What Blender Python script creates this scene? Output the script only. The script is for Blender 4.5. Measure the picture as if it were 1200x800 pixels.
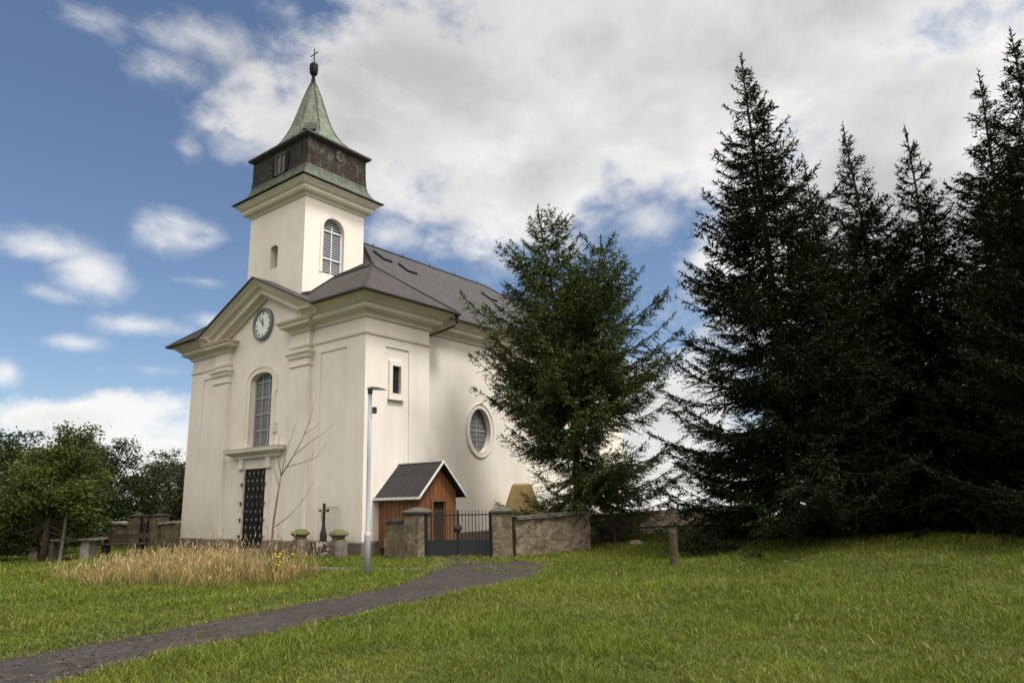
import bpy, math, random
import numpy as np
from mathutils import Vector, Matrix

# ------------------------------------------------------------------ clean
for o in list(bpy.data.objects):
    bpy.data.objects.remove(o, do_unlink=True)
SC = bpy.context.scene
COL = SC.collection

# ------------------------------------------------------------------ camera
CAM = np.array([-14.92, -17.455, 1.702])
F_ = Vector((0.77874857, 0.58636641, 0.22299125))
R_ = Vector((0.60646086, -0.79460291, -0.02848578))
U_ = Vector((-0.16048639, -0.15741872, 0.97440416))
cd = bpy.data.cameras.new('camera')
cam = bpy.data.objects.new('camera', cd)
COL.objects.link(cam)
cam.matrix_world = Matrix(((R_.x, U_.x, -F_.x, CAM[0]), (R_.y, U_.y, -F_.y, CAM[1]),
                           (R_.z, U_.z, -F_.z, CAM[2]), (0, 0, 0, 1)))
cd.sensor_width = 36.0
cd.lens = 23.83
cd.clip_start = 0.1
cd.clip_end = 3000
SC.camera = cam

# ------------------------------------------------------------------ sky, sun, exposure
SUNV = Vector((0.07, -1.0, 1.85)).normalized()
SUN_EL = math.asin(SUNV.z)
SUN_ROT = math.atan2(SUNV.x, SUNV.y)
SC.view_settings.view_transform = 'Standard'
SC.view_settings.look = 'None'
SC.view_settings.gamma = 1
SC.view_settings.use_curve_mapping = False
SC.view_settings.exposure = 0.45

sl = bpy.data.lights.new('sun', 'SUN')
sl.energy = 3.0
sl.angle = math.radians(14)
sl.color = (1.0, 0.985, 0.96)
sun = bpy.data.objects.new('sun', sl)
COL.objects.link(sun)
sun.rotation_euler = SUNV.to_track_quat('Z', 'Y').to_euler()
sun.location = (20, -40, 50)

W = bpy.data.worlds.new('World')
SC.world = W
W.use_nodes = True


def build_world():
    nt = W.node_tree
    for n in list(nt.nodes):
        nt.nodes.remove(n)
    N = nt.nodes.new
    L = nt.links.new
    out = N('ShaderNodeOutputWorld')
    sky = N('ShaderNodeTexSky')
    sky.sky_type = 'NISHITA'
    sky.sun_disc = False
    sky.sun_elevation = SUN_EL
    sky.sun_rotation = SUN_ROT
    sky.altitude = 800
    sky.air_density = 1.0
    sky.dust_density = 1.8
    sky.ozone_density = 2.2
    bg = N('ShaderNodeBackground')
    bg.inputs['Strength'].default_value = 0.095
    L(sky.outputs[0], bg.inputs['Color'])
    tc = N('ShaderNodeTexCoord')
    nrm = N('ShaderNodeVectorMath'); nrm.operation = 'NORMALIZE'
    L(tc.outputs['Generated'], nrm.inputs[0])
    sep = N('ShaderNodeSeparateXYZ')
    L(nrm.outputs[0], sep.inputs[0])

    def M(op, a, b=None, clamp=False):
        n = N('ShaderNodeMath'); n.operation = op; n.use_clamp = clamp
        for i, v in enumerate((a, b)):
            if v is None:
                continue
            if isinstance(v, (int, float)):
                n.inputs[i].default_value = v
            else:
                L(v, n.inputs[i])
        return n.outputs[0]
    az = M('MULTIPLY', M('ARCTAN2', sep.outputs['Y'], sep.outputs['X']), 57.29578)
    el = M('MULTIPLY', M('ARCSINE', sep.outputs['Z']), 57.29578)
    cmb = N('ShaderNodeCombineXYZ')
    L(az, cmb.inputs[0]); L(el, cmb.inputs[1])
    # stretched direction for turbulence (clouds flatten towards the horizon)
    st = N('ShaderNodeVectorMath'); st.operation = 'MULTIPLY'
    L(nrm.outputs[0], st.inputs[0]); st.inputs[1].default_value = (1, 1, 1.5)

    def noise(scale, detail, rough, off=(0, 0, 0), dist=0.0):
        ad = N('ShaderNodeVectorMath'); ad.operation = 'ADD'
        L(st.outputs[0], ad.inputs[0]); ad.inputs[1].default_value = off
        n = N('ShaderNodeTexNoise')
        n.inputs['Scale'].default_value = scale
        n.inputs['Detail'].default_value = detail
        n.inputs['Roughness'].default_value = rough
        n.inputs['Distortion'].default_value = dist
        L(ad.outputs[0], n.inputs['Vector'])
        return n.outputs['Fac'], n.outputs['Color']
    # the clouds of that day: azimuth, elevation, half width, half height, weight
    blobs = [(18.8,34.3,29.0,12.3,1.25),(42.7,32.3,14.8,8.9,1.00),(52.0,29.9,9.6,5.4,1.00),(59.5,27.6,4.2,2.0,0.55),
             (64.2,26.5,1.4,1.2,0.40),(4.0,18.6,17.9,15.2,1.30),(33.4,26.9,15.3,6.7,0.90),(47.7,21.8,3.7,1.9,0.60),
             (24.5,22.4,5.9,3.1,0.70),(36.8,19.3,3.0,1.8,0.50),(64.3,20.3,3.8,2.3,0.75),(69.8,16.6,3.2,2.1,0.70),
             (73.2,17.9,4.5,1.2,0.50),(72.3,14.8,3.0,0.8,0.35),(74.4,9.2,1.6,1.5,0.80),(69.4,6.8,6.7,2.2,0.80),
             (63.5,5.1,2.9,2.2,0.90),(71.4,5.6,5.4,2.1,0.80),(67.0,3.6,8.6,2.4,0.90),(72.7,33.7,2.9,1.2,0.30),
             (63.4,34.4,5.0,1.5,0.42),(65.8,31.9,3.1,1.1,0.30),(56.9,37.5,2.0,1.2,0.25),(65.4,10.1,2.9,0.5,0.30),
             (25.0,6.6,10.3,4.9,0.90),(66.5,13.2,4.5,0.9,0.45),(70.8,11.6,2.8,0.8,0.5),(61.0,14.0,3.0,0.7,0.4),(62.5,17.0,3.2,0.6,0.35),
             # rest of the sky, outside the photograph
             (-70,48,70,34,1.4),(150,38,50,24,1.2),(-140,45,55,26,1.2),(0,66,50,14,1.0),(-30,15,30,9,1.0),(100,14,14,5,0.8)]
    # warp the coordinates a little so that no outline stays elliptical
    _, wc = noise(5.5, 6, 0.62)
    ws = N('ShaderNodeVectorMath'); ws.operation = 'SUBTRACT'
    L(wc, ws.inputs[0]); ws.inputs[1].default_value = (0.5, 0.5, 0.5)
    wm = N('ShaderNodeVectorMath'); wm.operation = 'MULTIPLY'
    L(ws.outputs[0], wm.inputs[0]); wm.inputs[1].default_value = (9, 5.5, 0)
    wa = N('ShaderNodeVectorMath'); wa.operation = 'ADD'
    L(cmb.outputs[0], wa.inputs[0]); L(wm.outputs[0], wa.inputs[1])
    dens = None
    small = None
    for a, e, ra, re, w in blobs:
        s = N('ShaderNodeVectorMath'); s.operation = 'SUBTRACT'
        L((wa if ra > 6 else cmb).outputs[0], s.inputs[0]); s.inputs[1].default_value = (a, e, 0)
        m = N('ShaderNodeVectorMath'); m.operation = 'MULTIPLY'
        L(s.outputs[0], m.inputs[0]); m.inputs[1].default_value = (1/ra, 1/re, 0)
        ln = N('ShaderNodeVectorMath'); ln.operation = 'LENGTH'
        L(m.outputs[0], ln.inputs[0])
        v = M('MULTIPLY', M('SUBTRACT', 1.12, ln.outputs['Value']), w)
        if ra <= 6:
            small = v if small is None else M('MAXIMUM', small, v)
        else:
            dens = v if dens is None else M('MAXIMUM', dens, v)
    # whitish air low over the horizon
    dens = M('MAXIMUM', dens, M('SUBTRACT', 0.62, M('MULTIPLY', M('ABSOLUTE', M('ADD', el, 1.0)), 0.16)))
    f1, _ = noise(7.0, 9, 0.57, (3.1, 1.7, 0.4), 0.2)
    f2, _ = noise(26.0, 6, 0.6, (0.3, 4.7, 2.4))
    turb = M('ADD', M('MULTIPLY', M('SUBTRACT', f1, 0.5), 1.7), M('MULTIPLY', M('SUBTRACT', f2, 0.5), 0.38))
    d = M('ADD', dens, turb)
    mr = N('ShaderNodeMapRange'); mr.interpolation_type = 'SMOOTHSTEP'
    L(d, mr.inputs['Value'])
    mr.inputs['From Min'].default_value = 0.0
    mr.inputs['From Max'].default_value = 0.55
    # the small drifting scraps are thinner and softer than the big bank
    ds = M('ADD', M('MULTIPLY', small, 1.1), M('MULTIPLY', turb, 1.25))
    ms = N('ShaderNodeMapRange'); ms.interpolation_type = 'SMOOTHSTEP'
    L(ds, ms.inputs['Value'])
    ms.inputs['From Min'].default_value = 0.0
    ms.inputs['From Max'].default_value = 0.95
    alpha = M('MULTIPLY', M('MAXIMUM', mr.outputs[0], M('MULTIPLY', ms.outputs[0], 0.85)), 0.97)
    # thickness -> from white rim to grey body
    f3, _ = noise(3.3, 7, 0.55, (7.7, 2.2, 5.1), 0.4)
    thick = M('ADD', M('MULTIPLY', d, 0.35), M('MULTIPLY', M('SUBTRACT', f3, 0.5), 2.0))
    cr = N('ShaderNodeValToRGB')
    e0 = cr.color_ramp.elements
    e0[0].position = 0.0; e0[0].color = (0.85, 0.84, 0.825, 1)
    e0[1].position = 1.0; e0[1].color = (0.43, 0.425, 0.425, 1)
    x = cr.color_ramp.elements.new(0.22); x.color = (0.70, 0.695, 0.685, 1)
    x = cr.color_ramp.elements.new(0.6); x.color = (0.51, 0.505, 0.505, 1)
    L(thick, cr.inputs[0])
    bc = N('ShaderNodeBackground')
    # unseen clouds, sun side most, get added gain and warmth to light the church
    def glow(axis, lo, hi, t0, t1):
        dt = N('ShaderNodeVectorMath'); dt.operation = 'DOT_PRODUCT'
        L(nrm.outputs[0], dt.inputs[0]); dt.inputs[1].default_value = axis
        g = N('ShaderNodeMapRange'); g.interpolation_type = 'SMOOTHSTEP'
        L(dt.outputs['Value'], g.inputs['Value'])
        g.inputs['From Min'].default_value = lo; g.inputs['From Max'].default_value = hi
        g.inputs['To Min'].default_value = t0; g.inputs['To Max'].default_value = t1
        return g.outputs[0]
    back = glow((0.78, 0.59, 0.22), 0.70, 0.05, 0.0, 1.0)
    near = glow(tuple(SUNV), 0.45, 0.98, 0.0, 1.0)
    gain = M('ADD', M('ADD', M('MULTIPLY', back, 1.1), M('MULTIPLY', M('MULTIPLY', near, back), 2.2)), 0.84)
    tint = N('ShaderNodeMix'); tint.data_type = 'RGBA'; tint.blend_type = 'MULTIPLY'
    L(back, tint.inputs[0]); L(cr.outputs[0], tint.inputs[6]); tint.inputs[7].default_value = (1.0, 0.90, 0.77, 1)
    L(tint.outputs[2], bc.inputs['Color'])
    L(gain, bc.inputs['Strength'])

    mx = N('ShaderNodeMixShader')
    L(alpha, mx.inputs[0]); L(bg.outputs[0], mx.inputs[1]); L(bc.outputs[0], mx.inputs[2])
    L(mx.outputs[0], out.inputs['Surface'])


build_world()

# ================================================================== helpers
rnd = random.Random(7)


class MB:
    def __init__(self):
        self.v = []
        self.f = []

    def face(self, pts):
        i = len(self.v)
        self.v += [tuple(map(float, p)) for p in pts]
        self.f.append(tuple(range(i, i+len(pts))))

    def hexa(self, p):      # 8 points: bottom 4 ccw, top 4 ccw
        i = len(self.v)
        self.v += [tuple(map(float, q)) for q in p]
        for f in ((3, 2, 1, 0), (4, 5, 6, 7), (0, 1, 5, 4), (1, 2, 6, 5), (2, 3, 7, 6), (3, 0, 4, 7)):
            self.f.append(tuple(i+k for k in f))

    def box(self, x0, x1, y0, y1, z0, z1):
        x0, x1 = min(x0, x1), max(x0, x1)
        y0, y1 = min(y0, y1), max(y0, y1)
        self.hexa([(x0, y0, z0), (x1, y0, z0), (x1, y1, z0), (x0, y1, z0),
                   (x0, y0, z1), (x1, y0, z1), (x1, y1, z1), (x0, y1, z1)])

    def obox(self, p0, p1, half, z0, z1, z0b=None, z1b=None):   # upright slab between plan points
        z0b = z0 if z0b is None else z0b
        z1b = z1 if z1b is None else z1b
        d = np.array(p1, float)-np.array(p0, float)
        d /= np.hypot(*d)
        n = np.array([-d[1], d[0]])*half
        a, b = np.array(p0, float), np.array(p1, float)
        self.hexa([(*(a-n), z0), (*(b-n), z0b), (*(b+n), z0b), (*(a+n), z0),
                   (*(a-n), z1), (*(b-n), z1b), (*(b+n), z1b), (*(a+n), z1)])

    def tube(self, pts, rad, n=8, caps=True):
        pts = [np.array(p, float) for p in pts]
        if not hasattr(rad, '__len__'):
            rad = [rad]*len(pts)
        i0 = len(self.v)
        for k, p in enumerate(pts):
            t = pts[min(k+1, len(pts)-1)]-pts[max(k-1, 0)]
            t /= np.linalg.norm(t)+1e-12
            r = np.array([1., 0, 0]) if abs(t[2]) > .8 else np.array([0, 0, 1.])
            a = np.cross(t, r); a /= np.linalg.norm(a)
            b = np.cross(t, a)
            for j in range(n):
                an = 2*math.pi*j/n
                self.v.append(tuple(p+rad[k]*(math.cos(an)*a+math.sin(an)*b)))
        for k in range(len(pts)-1):
            for j in range(n):
                a = i0+k*n+j; b = i0+k*n+(j+1) % n
                self.f.append((a, b, b+n, a+n))
        if caps:
            self.f.append(tuple(i0+j for j in range(n))[::-1])
            self.f.append(tuple(i0+(len(pts)-1)*n+j for j in range(n)))

    def lathe(self, c, prof, n=16):
        self.loft([[(c[0]+r*math.cos(2*math.pi*j/n), c[1]+r*math.sin(2*math.pi*j/n), z) for j in range(n)] for r, z in prof])

    def loft(self, rings, caps=True, closed=True):
        i0 = len(self.v); n = len(rings[0])
        for r in rings:
            self.v += [tuple(map(float, p)) for p in r]
        for k in range(len(rings)-1):
            for j in range(n if closed else n-1):
                a = i0+k*n+j; b = i0+k*n+(j+1) % n
                self.f.append((a, b, b+n, a+n))
        if caps and closed:
            self.f.append(tuple(i0+j for j in range(n))[::-1])
            self.f.append(tuple(i0+(len(rings)-1)*n+j for j in range(n)))

    def sweep(self, prof, path):    # prof [(out, z)], path plan points, outward = right of travel
        P = [np.array(p, float) for p in path]
        rings = []
        for k, p in enumerate(P):
            nn = []
            for s in (k-1, k):
                if 0 <= s < len(P)-1:
                    d = P[s+1]-P[s]; d /= np.hypot(*d)
                    nn.append(np.array([d[1], -d[0]]))
            if len(nn) == 1:
                m = nn[0]
            else:
                m = nn[0]+nn[1]
                m = m/(1+nn[0] @ nn[1])
            rings.append([(*(p+m*o), z) for o, z in prof])
        self.loft(rings)

    def ring(self, inner, outer, mp, d0, d1):   # band between two matching outlines (open or closed handled by caller)
        i0 = len(self.v); n = len(inner)
        for dd in (d0, d1):
            for q in (inner, outer):
                self.v += [tuple(mp(a, z, dd)) for a, z in q]
        I0, O0, I1, O1 = [i0+n*k for k in range(4)]
        for j in range(n-1):
            k = j+1
            self.f.append((I0+j, I0+k, O0+k, O0+j))
            self.f.append((I1+j, O1+j, O1+k, I1+k))
            self.f.append((O0+j, O0+k, O1+k, O1+j))
            self.f.append((I0+j, I1+j, I1+k, I0+k))
        for j in (0, n-1):
            self.f.append((I0+j, O0+j, O1+j, I1+j))

    def build(self, name, mat, parent=None, smooth=False, rel=True):
        me = bpy.data.meshes.new(name)
        v = self.v
        if parent is not None and rel:
            c = parent.matrix_basis.translation if parent.parent is None else Vector((0, 0, 0))
            q = parent
            c = Vector((0, 0, 0))
            while q is not None:
                c += q.location
                q = q.parent
            v = [(a-c.x, b-c.y, d-c.z) for a, b, d in v]
        me.from_pydata(v, [], self.f)
        me.validate()
        import bmesh
        bm = bmesh.new(); bm.from_mesh(me)
        bmesh.ops.recalc_face_normals(bm, faces=bm.faces)
        bm.to_mesh(me); bm.free()
        if smooth:
            me.polygons.foreach_set('use_smooth', [True]*len(me.polygons))
        me.materials.append(mat)
        o = bpy.data.objects.new(name, me)
        COL.objects.link(o)
        if parent is not None:
            o.parent = parent
        return o


def tag(o, label=None, cat=None, group=None, kind=None):
    if label: o['label'] = label
    if cat: o['category'] = cat
    if group: o['group'] = group
    if kind: o['kind'] = kind
    return o


def thing(name, loc, label, cat, group=None):
    o = bpy.data.objects.new(name, None)
    o.empty_display_size = 0.3
    COL.objects.link(o)
    o.location = loc
    return tag(o, label, cat, group)


def np_mesh(name, verts, quads, mat, parent=None, attr=None, tris=None):
    me = bpy.data.meshes.new(name)
    verts = np.asarray(verts, np.float32)
    nv = len(verts)
    me.vertices.add(nv)
    me.vertices.foreach_set('co', verts.ravel())
    q = np.asarray(quads, np.int32).reshape(-1, 4) if quads is not None else np.zeros((0, 4), np.int32)
    t = np.asarray(tris, np.int32).reshape(-1, 3) if tris is not None else np.zeros((0, 3), np.int32)
    li = np.concatenate([q.ravel(), t.ravel()])
    me.loops.add(len(li))
    me.loops.foreach_set('vertex_index', li)
    nq, n3 = len(q), len(t)
    me.polygons.add(nq+n3)
    me.polygons.foreach_set('loop_start', np.concatenate([np.arange(nq)*4, nq*4+np.arange(n3)*3]).astype(np.int32))
    me.update(calc_edges=True)
    if attr is not None:
        at = me.attributes.new('tint', 'FLOAT_COLOR', 'POINT')
        a = np.ones((nv, 4), np.float32); a[:, :3] = attr
        at.data.foreach_set('color', a.ravel())
    me.materials.append(mat)
    o = bpy.data.objects.new(name, me)
    COL.objects.link(o)
    if parent is not None:
        o.parent = parent
    return o


rv = np.array([R_.x, R_.y]); rv /= np.hypot(*rv)      # unit plan vector pointing right along the street

# ================================================================== materials
class NM:
    def __init__(s, name):
        s.m = bpy.data.materials.new(name)
        s.m.use_nodes = True
        s.t = s.m.node_tree
        s.b = s.t.nodes['Principled BSDF']
        s.tc = s.t.nodes.new('ShaderNodeTexCoord')

    def n(s, k, **kw):
        x = s.t.nodes.new(k)
        for a, v in kw.items():
            setattr(x, a, v)
        return x

    def l(s, a, b): s.t.links.new(a, b)

    def vec(s, scale=(1, 1, 1), rot=(0, 0, 0)):
        mp = s.n('ShaderNodeMapping')
        s.l(s.tc.outputs['Object'], mp.inputs[0])
        mp.inputs['Scale'].default_value = scale
        mp.inputs['Rotation'].default_value = rot
        return mp.outputs[0]

    def noise(s, scale, detail=4, rough=.55, vscale=None, dist=0):
        x = s.n('ShaderNodeTexNoise')
        x.inputs['Scale'].default_value = scale
        x.inputs['Detail'].default_value = detail
        x.inputs['Roughness'].default_value = rough
        x.inputs['Distortion'].default_value = dist
        s.l(s.vec(vscale) if vscale else s.tc.outputs['Object'], x.inputs['Vector'])
        return x.outputs['Fac']

    def ramp(s, fac, *stops):
        x = s.n('ShaderNodeValToRGB')
        e = x.color_ramp.elements
        while len(e) < len(stops):
            e.new(.5)
        for i, (p, c) in enumerate(stops):
            e[i].position = p
            e[i].color = (*c, 1) if hasattr(c, '__len__') else (c, c, c, 1)
        s.l(fac, x.inputs[0])
        return x.outputs[0]

    def mix(s, fac, a, b, blend='MIX'):
        x = s.n('ShaderNodeMix', data_type='RGBA', blend_type=blend)
        for i, v in ((0, fac), (6, a), (7, b)):
            if isinstance(v, (int, float)):
                x.inputs[i].default_value = v
            elif isinstance(v, tuple):
                x.inputs[i].default_value = (*v, 1)
            else:
                s.l(v, x.inputs[i])
        return x.outputs[2]

    def bump(s, h, strength=.3, dist=.02):
        x = s.n('ShaderNodeBump')
        x.inputs['Strength'].default_value = strength
        x.inputs['Distance'].default_value = dist
        s.l(h, x.inputs['Height'])
        s.l(x.outputs[0], s.b.inputs['Normal'])

    def fin(s, col, rough=.85, spec=.3, metal=0):
        if isinstance(col, tuple):
            s.b.inputs['Base Color'].default_value = (*col, 1)
        else:
            s.l(col, s.b.inputs['Base Color'])
        if isinstance(rough, (int, float)):
            s.b.inputs['Roughness'].default_value = rough
        else:
            s.l(rough, s.b.inputs['Roughness'])
        s.b.inputs['Specular IOR Level'].default_value = spec
        s.b.inputs['Metallic'].default_value = metal
        return s.m


def plaster(name, base, dark, grime=1.0):
    k = NM(name)
    big = k.noise(.55, 5, .6)
    streak = k.noise(2.2, 5, .65, (1.6, 1.6, .10))
    fine = k.noise(38, 4, .6)
    c = k.mix(k.ramp(big, (.38, 0.0), (.68, .55)), base, dark)
    c = k.mix(k.ramp(streak, (.52, 0.0), (.76, .42*grime)), c, dark)
    c = k.mix(k.ramp(fine, (.35, .0), (.8, .10)), c, (.45, .43, .38))
    # splash dirt rising from the plinth
    sp = k.n('ShaderNodeSeparateXYZ'); k.l(k.tc.outputs['Object'], sp.inputs[0])
    mr = k.n('ShaderNodeMapRange'); k.l(sp.outputs['Z'], mr.inputs['Value'])
    mr.inputs['From Min'].default_value = .3; mr.inputs['From Max'].default_value = 1.9
    mr.inputs['To Min'].default_value = 1; mr.inputs['To Max'].default_value = 0
    mm = k.n('ShaderNodeMath', operation='MULTIPLY'); k.l(mr.outputs[0], mm.inputs[0])
    k.l(k.ramp(k.noise(2.5, 6, .65), (.40, 0.0), (.72, .45*grime)), mm.inputs[1])
    c = k.mix(mm.outputs[0], c, (.40, .36, .28))
    k.bump(k.noise(26, 6, .7), .16, .012)
    return k.fin(c, .92, .15)


M = {}
M['plaster'] = plaster('church_plaster', (.695, .65, .595), (.55, .50, .435))
M['trim'] = plaster('trim_plaster', (.67, .62, .55), (.51, .465, .39), .8)
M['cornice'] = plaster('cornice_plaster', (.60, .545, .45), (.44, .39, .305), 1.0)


def stone(name, a, b, c, scale=3, bump=.5, moss=0):
    k = NM(name)
    n1 = k.noise(scale, 8, .68)
    n2 = k.noise(scale*7, 6, .7)
    col = k.ramp(n1, (.30, a), (.52, b), (.75, c))
    col = k.mix(k.ramp(n2, (.45, 0.0), (.8, .5)), col, tuple(x*.45 for x in a))
    if moss:
        g = k.n('ShaderNodeNewGeometry'); sp = k.n('ShaderNodeSeparateXYZ')
        k.l(g.outputs['Normal'], sp.inputs[0])
        f = k.n('ShaderNodeMath', operation='MULTIPLY'); k.l(k.ramp(sp.outputs['Z'], (.25, 0.), (.7, 1.)), f.inputs[0])
        k.l(k.ramp(k.noise(5, 6, .7), (.30, 0.), (.55, moss)), f.inputs[1])
        col = k.mix(f.outputs[0], col, (.085, .105, .02))
    k.bump(n2, bump, .03)
    return k.fin(col, .93, .2)


M['plinth'] = stone('plinth_stone', (.10, .085, .068), (.16, .135, .105), (.23, .20, .165), 2.2)
M['pedestal'] = stone('pedestal_stone', (.085, .072, .06), (.13, .11, .09), (.20, .17, .14), 5, .6, 1.0)
M['rubble'] = stone('rubble_stone', (.10, .08, .06), (.20, .165, .13), (.34, .30, .25), 7, .8)
M['capstone'] = stone('wall_capstone', (.05, .046, .04), (.085, .078, .068), (.17, .155, .135), 4, .6, .15)
M['pale_stone'] = stone('pale_stone', (.15, .135, .11), (.22, .20, .165), (.30, .275, .24), 4, .4)
M['sandstone'] = stone('yellow_sandstone', (.42, .29, .12), (.52, .37, .16), (.60, .45, .22), 2.5, .3)


def rough_wall():
    k = NM('rubble_wall_plaster')
    n1 = k.noise(1.5, 8, .7)
    col = k.ramp(n1, (.30, (.085, .066, .043)), (.5, (.17, .136, .090)), (.70, (.27, .22, .155)))
    vo = k.n('ShaderNodeTexVoronoi', feature='F1'); vo.inputs['Scale'].default_value = 5.5
    k.l(k.vec((1, 1, 1.25)), vo.inputs['Vector'])
    col = k.mix(k.ramp(vo.outputs['Distance'], (.05, .3), (.5, 0.)), col, (.16, .13, .10))
    st = k.noise(3, 6, .65, (1.7, 1.7, .25))
    col = k.mix(k.ramp(st, (.52, 0.), (.7, .75)), col, (.06, .05, .04))
    n2 = k.noise(16, 7, .75)
    col = k.mix(k.ramp(n2, (.42, 0.), (.75, .6)), col, (.10, .085, .065))
    mx = k.n('ShaderNodeMath', operation='ADD'); k.l(n2, mx.inputs[0]); k.l(vo.outputs['Distance'], mx.inputs[1])
    k.bump(mx.outputs[0], .7, .05)
    return k.fin(col, .95, .15)


M['wall'] = rough_wall()


def slate(name, a, b, rows, mort, bw=.55, rh=.42):
    k = NM(name)
    br = k.n('ShaderNodeTexBrick')
    br.offset = .5
    br.inputs['Scale'].default_value = rows
    br.inputs['Mortar Size'].default_value = .018
    br.inputs['Mortar Smooth'].default_value = .3
    br.inputs['Bias'].default_value = 0
    br.inputs['Brick Width'].default_value = bw
    br.inputs['Row Height'].default_value = rh
    br.inputs['Color1'].default_value = (*a, 1)
    br.inputs['Color2'].default_value = (*b, 1)
    br.inputs['Mortar'].default_value = (*mort, 1)
    uv = k.n('ShaderNodeUVMap')
    k.l(uv.outputs[0], br.inputs['Vector'])
    n = k.noise(1.1, 6, .6)
    c = k.mix(k.ramp(n, (.35, 0.), (.75, .45)), br.outputs['Color'], tuple(x*1.25 for x in a))
    n2 = k.noise(9, 6, .7)
    c = k.mix(k.ramp(n2, (.5, 0.), (.8, .35)), c, tuple(x*.6 for x in b))
    k.bump(br.outputs['Fac'], -.35, .02)
    return k.fin(c, .85, .12)


M['slate'] = slate('grey_slate', (.066, .063, .064), (.055, .053, .054), 1.0, (.030, .029, .029))
M['slate_brown'] = slate('brown_grey_slate', (.062, .055, .053), (.050, .045, .044), 1.0, (.028, .026, .025))
M['felt'] = slate('dark_shed_roofing', (.036, .033, .034), (.030, .028, .029), 1.0, (.014, .014, .014), .30, 2.6)


def copper(name, green, dark, bias, rust=None):
    k = NM(name)
    n = k.noise(2.2, 8, .72)
    st = k.noise(3.0, 6, .65, (2.2, 2.2, .35))
    ad = k.n('ShaderNodeMath', operation='ADD'); k.l(n, ad.inputs[0]); k.l(st, ad.inputs[1])
    hf = k.n('ShaderNodeMath', operation='MULTIPLY'); k.l(ad.outputs[0], hf.inputs[0]); hf.inputs[1].default_value = .5
    c = k.ramp(hf.outputs[0], (.34+bias, dark), (.50+bias, tuple((x+y)/2 for x, y in zip(green, dark))), (.62+bias, green))
    if rust:
        n3 = k.noise(1.3, 6, .7, (1, 1, .6))
        c = k.mix(k.ramp(n3, (.40, 0.), (.56, .9)), c, rust)
        n4 = k.noise(6, 7, .75, (1.5, 1.5, .6))
        c = k.mix(k.ramp(n4, (.60, 0.), (.66, .75)), c, tuple(x*1.05 for x in green))
    br = k.n('ShaderNodeTexBrick'); br.offset = .5
    br.inputs['Scale'].default_value = 1
    br.inputs['Mortar Size'].default_value = .014
    br.inputs['Brick Width'].default_value = .55; br.inputs['Row Height'].default_value = .22
    br.inputs['Color1'].default_value = (1, 1, 1, 1); br.inputs['Color2'].default_value = (.84, .84, .84, 1)
    br.inputs['Mortar'].default_value = (.45, .45, .45, 1)
    uv = k.n('ShaderNodeUVMap'); k.l(uv.outputs[0], br.inputs['Vector'])
    c = k.mix(1.0, c, br.outputs['Color'], 'MULTIPLY')
    k.bump(br.outputs['Fac'], -.3, .02)
    return k.fin(c, .8, .15)


M['copper'] = copper('green_copper', (.185, .215, .165), (.075, .088, .066), -.04)
M['skirt'] = copper('weathered_skirt_cladding', (.135, .155, .12), (.045, .05, .04), -.01)
M['slate_green'] = copper('weathered_belfry_cladding', (.075, .08, .065), (.022, .020, .017), .10, None)
M['belfry_brown'] = copper('peeling_belfry_cladding', (.20, .20, .17), (.024, .020, .016), .12, (.030, .020, .013))


def simple(name, col, rough=.6, spec=.4, metal=0, nz=.25, sc=8):
    k = NM(name)
    n = k.noise(sc, 6, .65)
    c = k.mix(k.ramp(n, (.35, 0.), (.75, nz)), col, tuple(x*.45 for x in col))
    return k.fin(c, rough, spec, metal)


M['black_iron'] = simple('black_iron', (.014, .014, .016), .55, .4)
M['dark_lead'] = simple('dark_lead_edge', (.035, .034, .036), .6, .4)
M['gate_sheet'] = simple('dark_gate_sheet', (.022, .024, .030), .5, .4)
M['galv'] = simple('galvanised_steel', (.30, .32, .34), .6, .35, 0, .3, 20)
M['lamp_dark'] = simple('dark_lamp_casing', (.03, .032, .035), .45)
M['white_paint'] = simple('white_painted_wood', (.58, .57, .54), .6, .3, 0, .15)
M['louvre'] = simple('grey_white_louvre_paint', (.62, .65, .67), .6, .3, 0, .2)
M['void'] = simple('dark_interior', (.012, .012, .013), .9, .1)
M['clock_face'] = simple('clock_dial_paint', (.72, .73, .72), .5, .3, 0, .12)
M['clock_ring'] = simple('grey_green_clock_ring', (.16, .185, .18), .5, .4)
M['door'] = simple('black_iron_door', (.010, .009, .010), .5, .45)
M['stud'] = simple('pale_door_studs', (.20, .185, .165), .5, .5)
M['frame_grey'] = simple('grey_window_bars', (.29, .29, .285), .6, .3)
M['copper_brown'] = simple('brown_copper_pipe', (.045, .030, .024), .5, .4)
M['rusty'] = simple('rusty_iron_rail', (.030, .020, .015), .8, .2)
M['bronze'] = simple('gilded_bronze', (.20, .15, .07), .5, .5)
M['flower'] = simple('yellow_petals', (.62, .42, .02), .7, .2)
M['pale_cap'] = stone('pale_cap_slabs', (.20, .185, .155), (.30, .28, .24), (.40, .375, .33), 4, .4)


def glass(name, col):
    k = NM(name)
    n = k.noise(5, 3, .5)
    c = k.mix(k.ramp(n, (.4, 0.), (.7, .6)), col, tuple(x*.55 for x in col))
    k.bump(k.noise(2.2, 3, .6), .25, .03)
    return k.fin(c, .3, .35)


M['glass'] = glass('leaded_church_glass', (.150, .152, .155))
M['glass_dark'] = glass('dark_window_glass', (.02, .022, .026))


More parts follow.
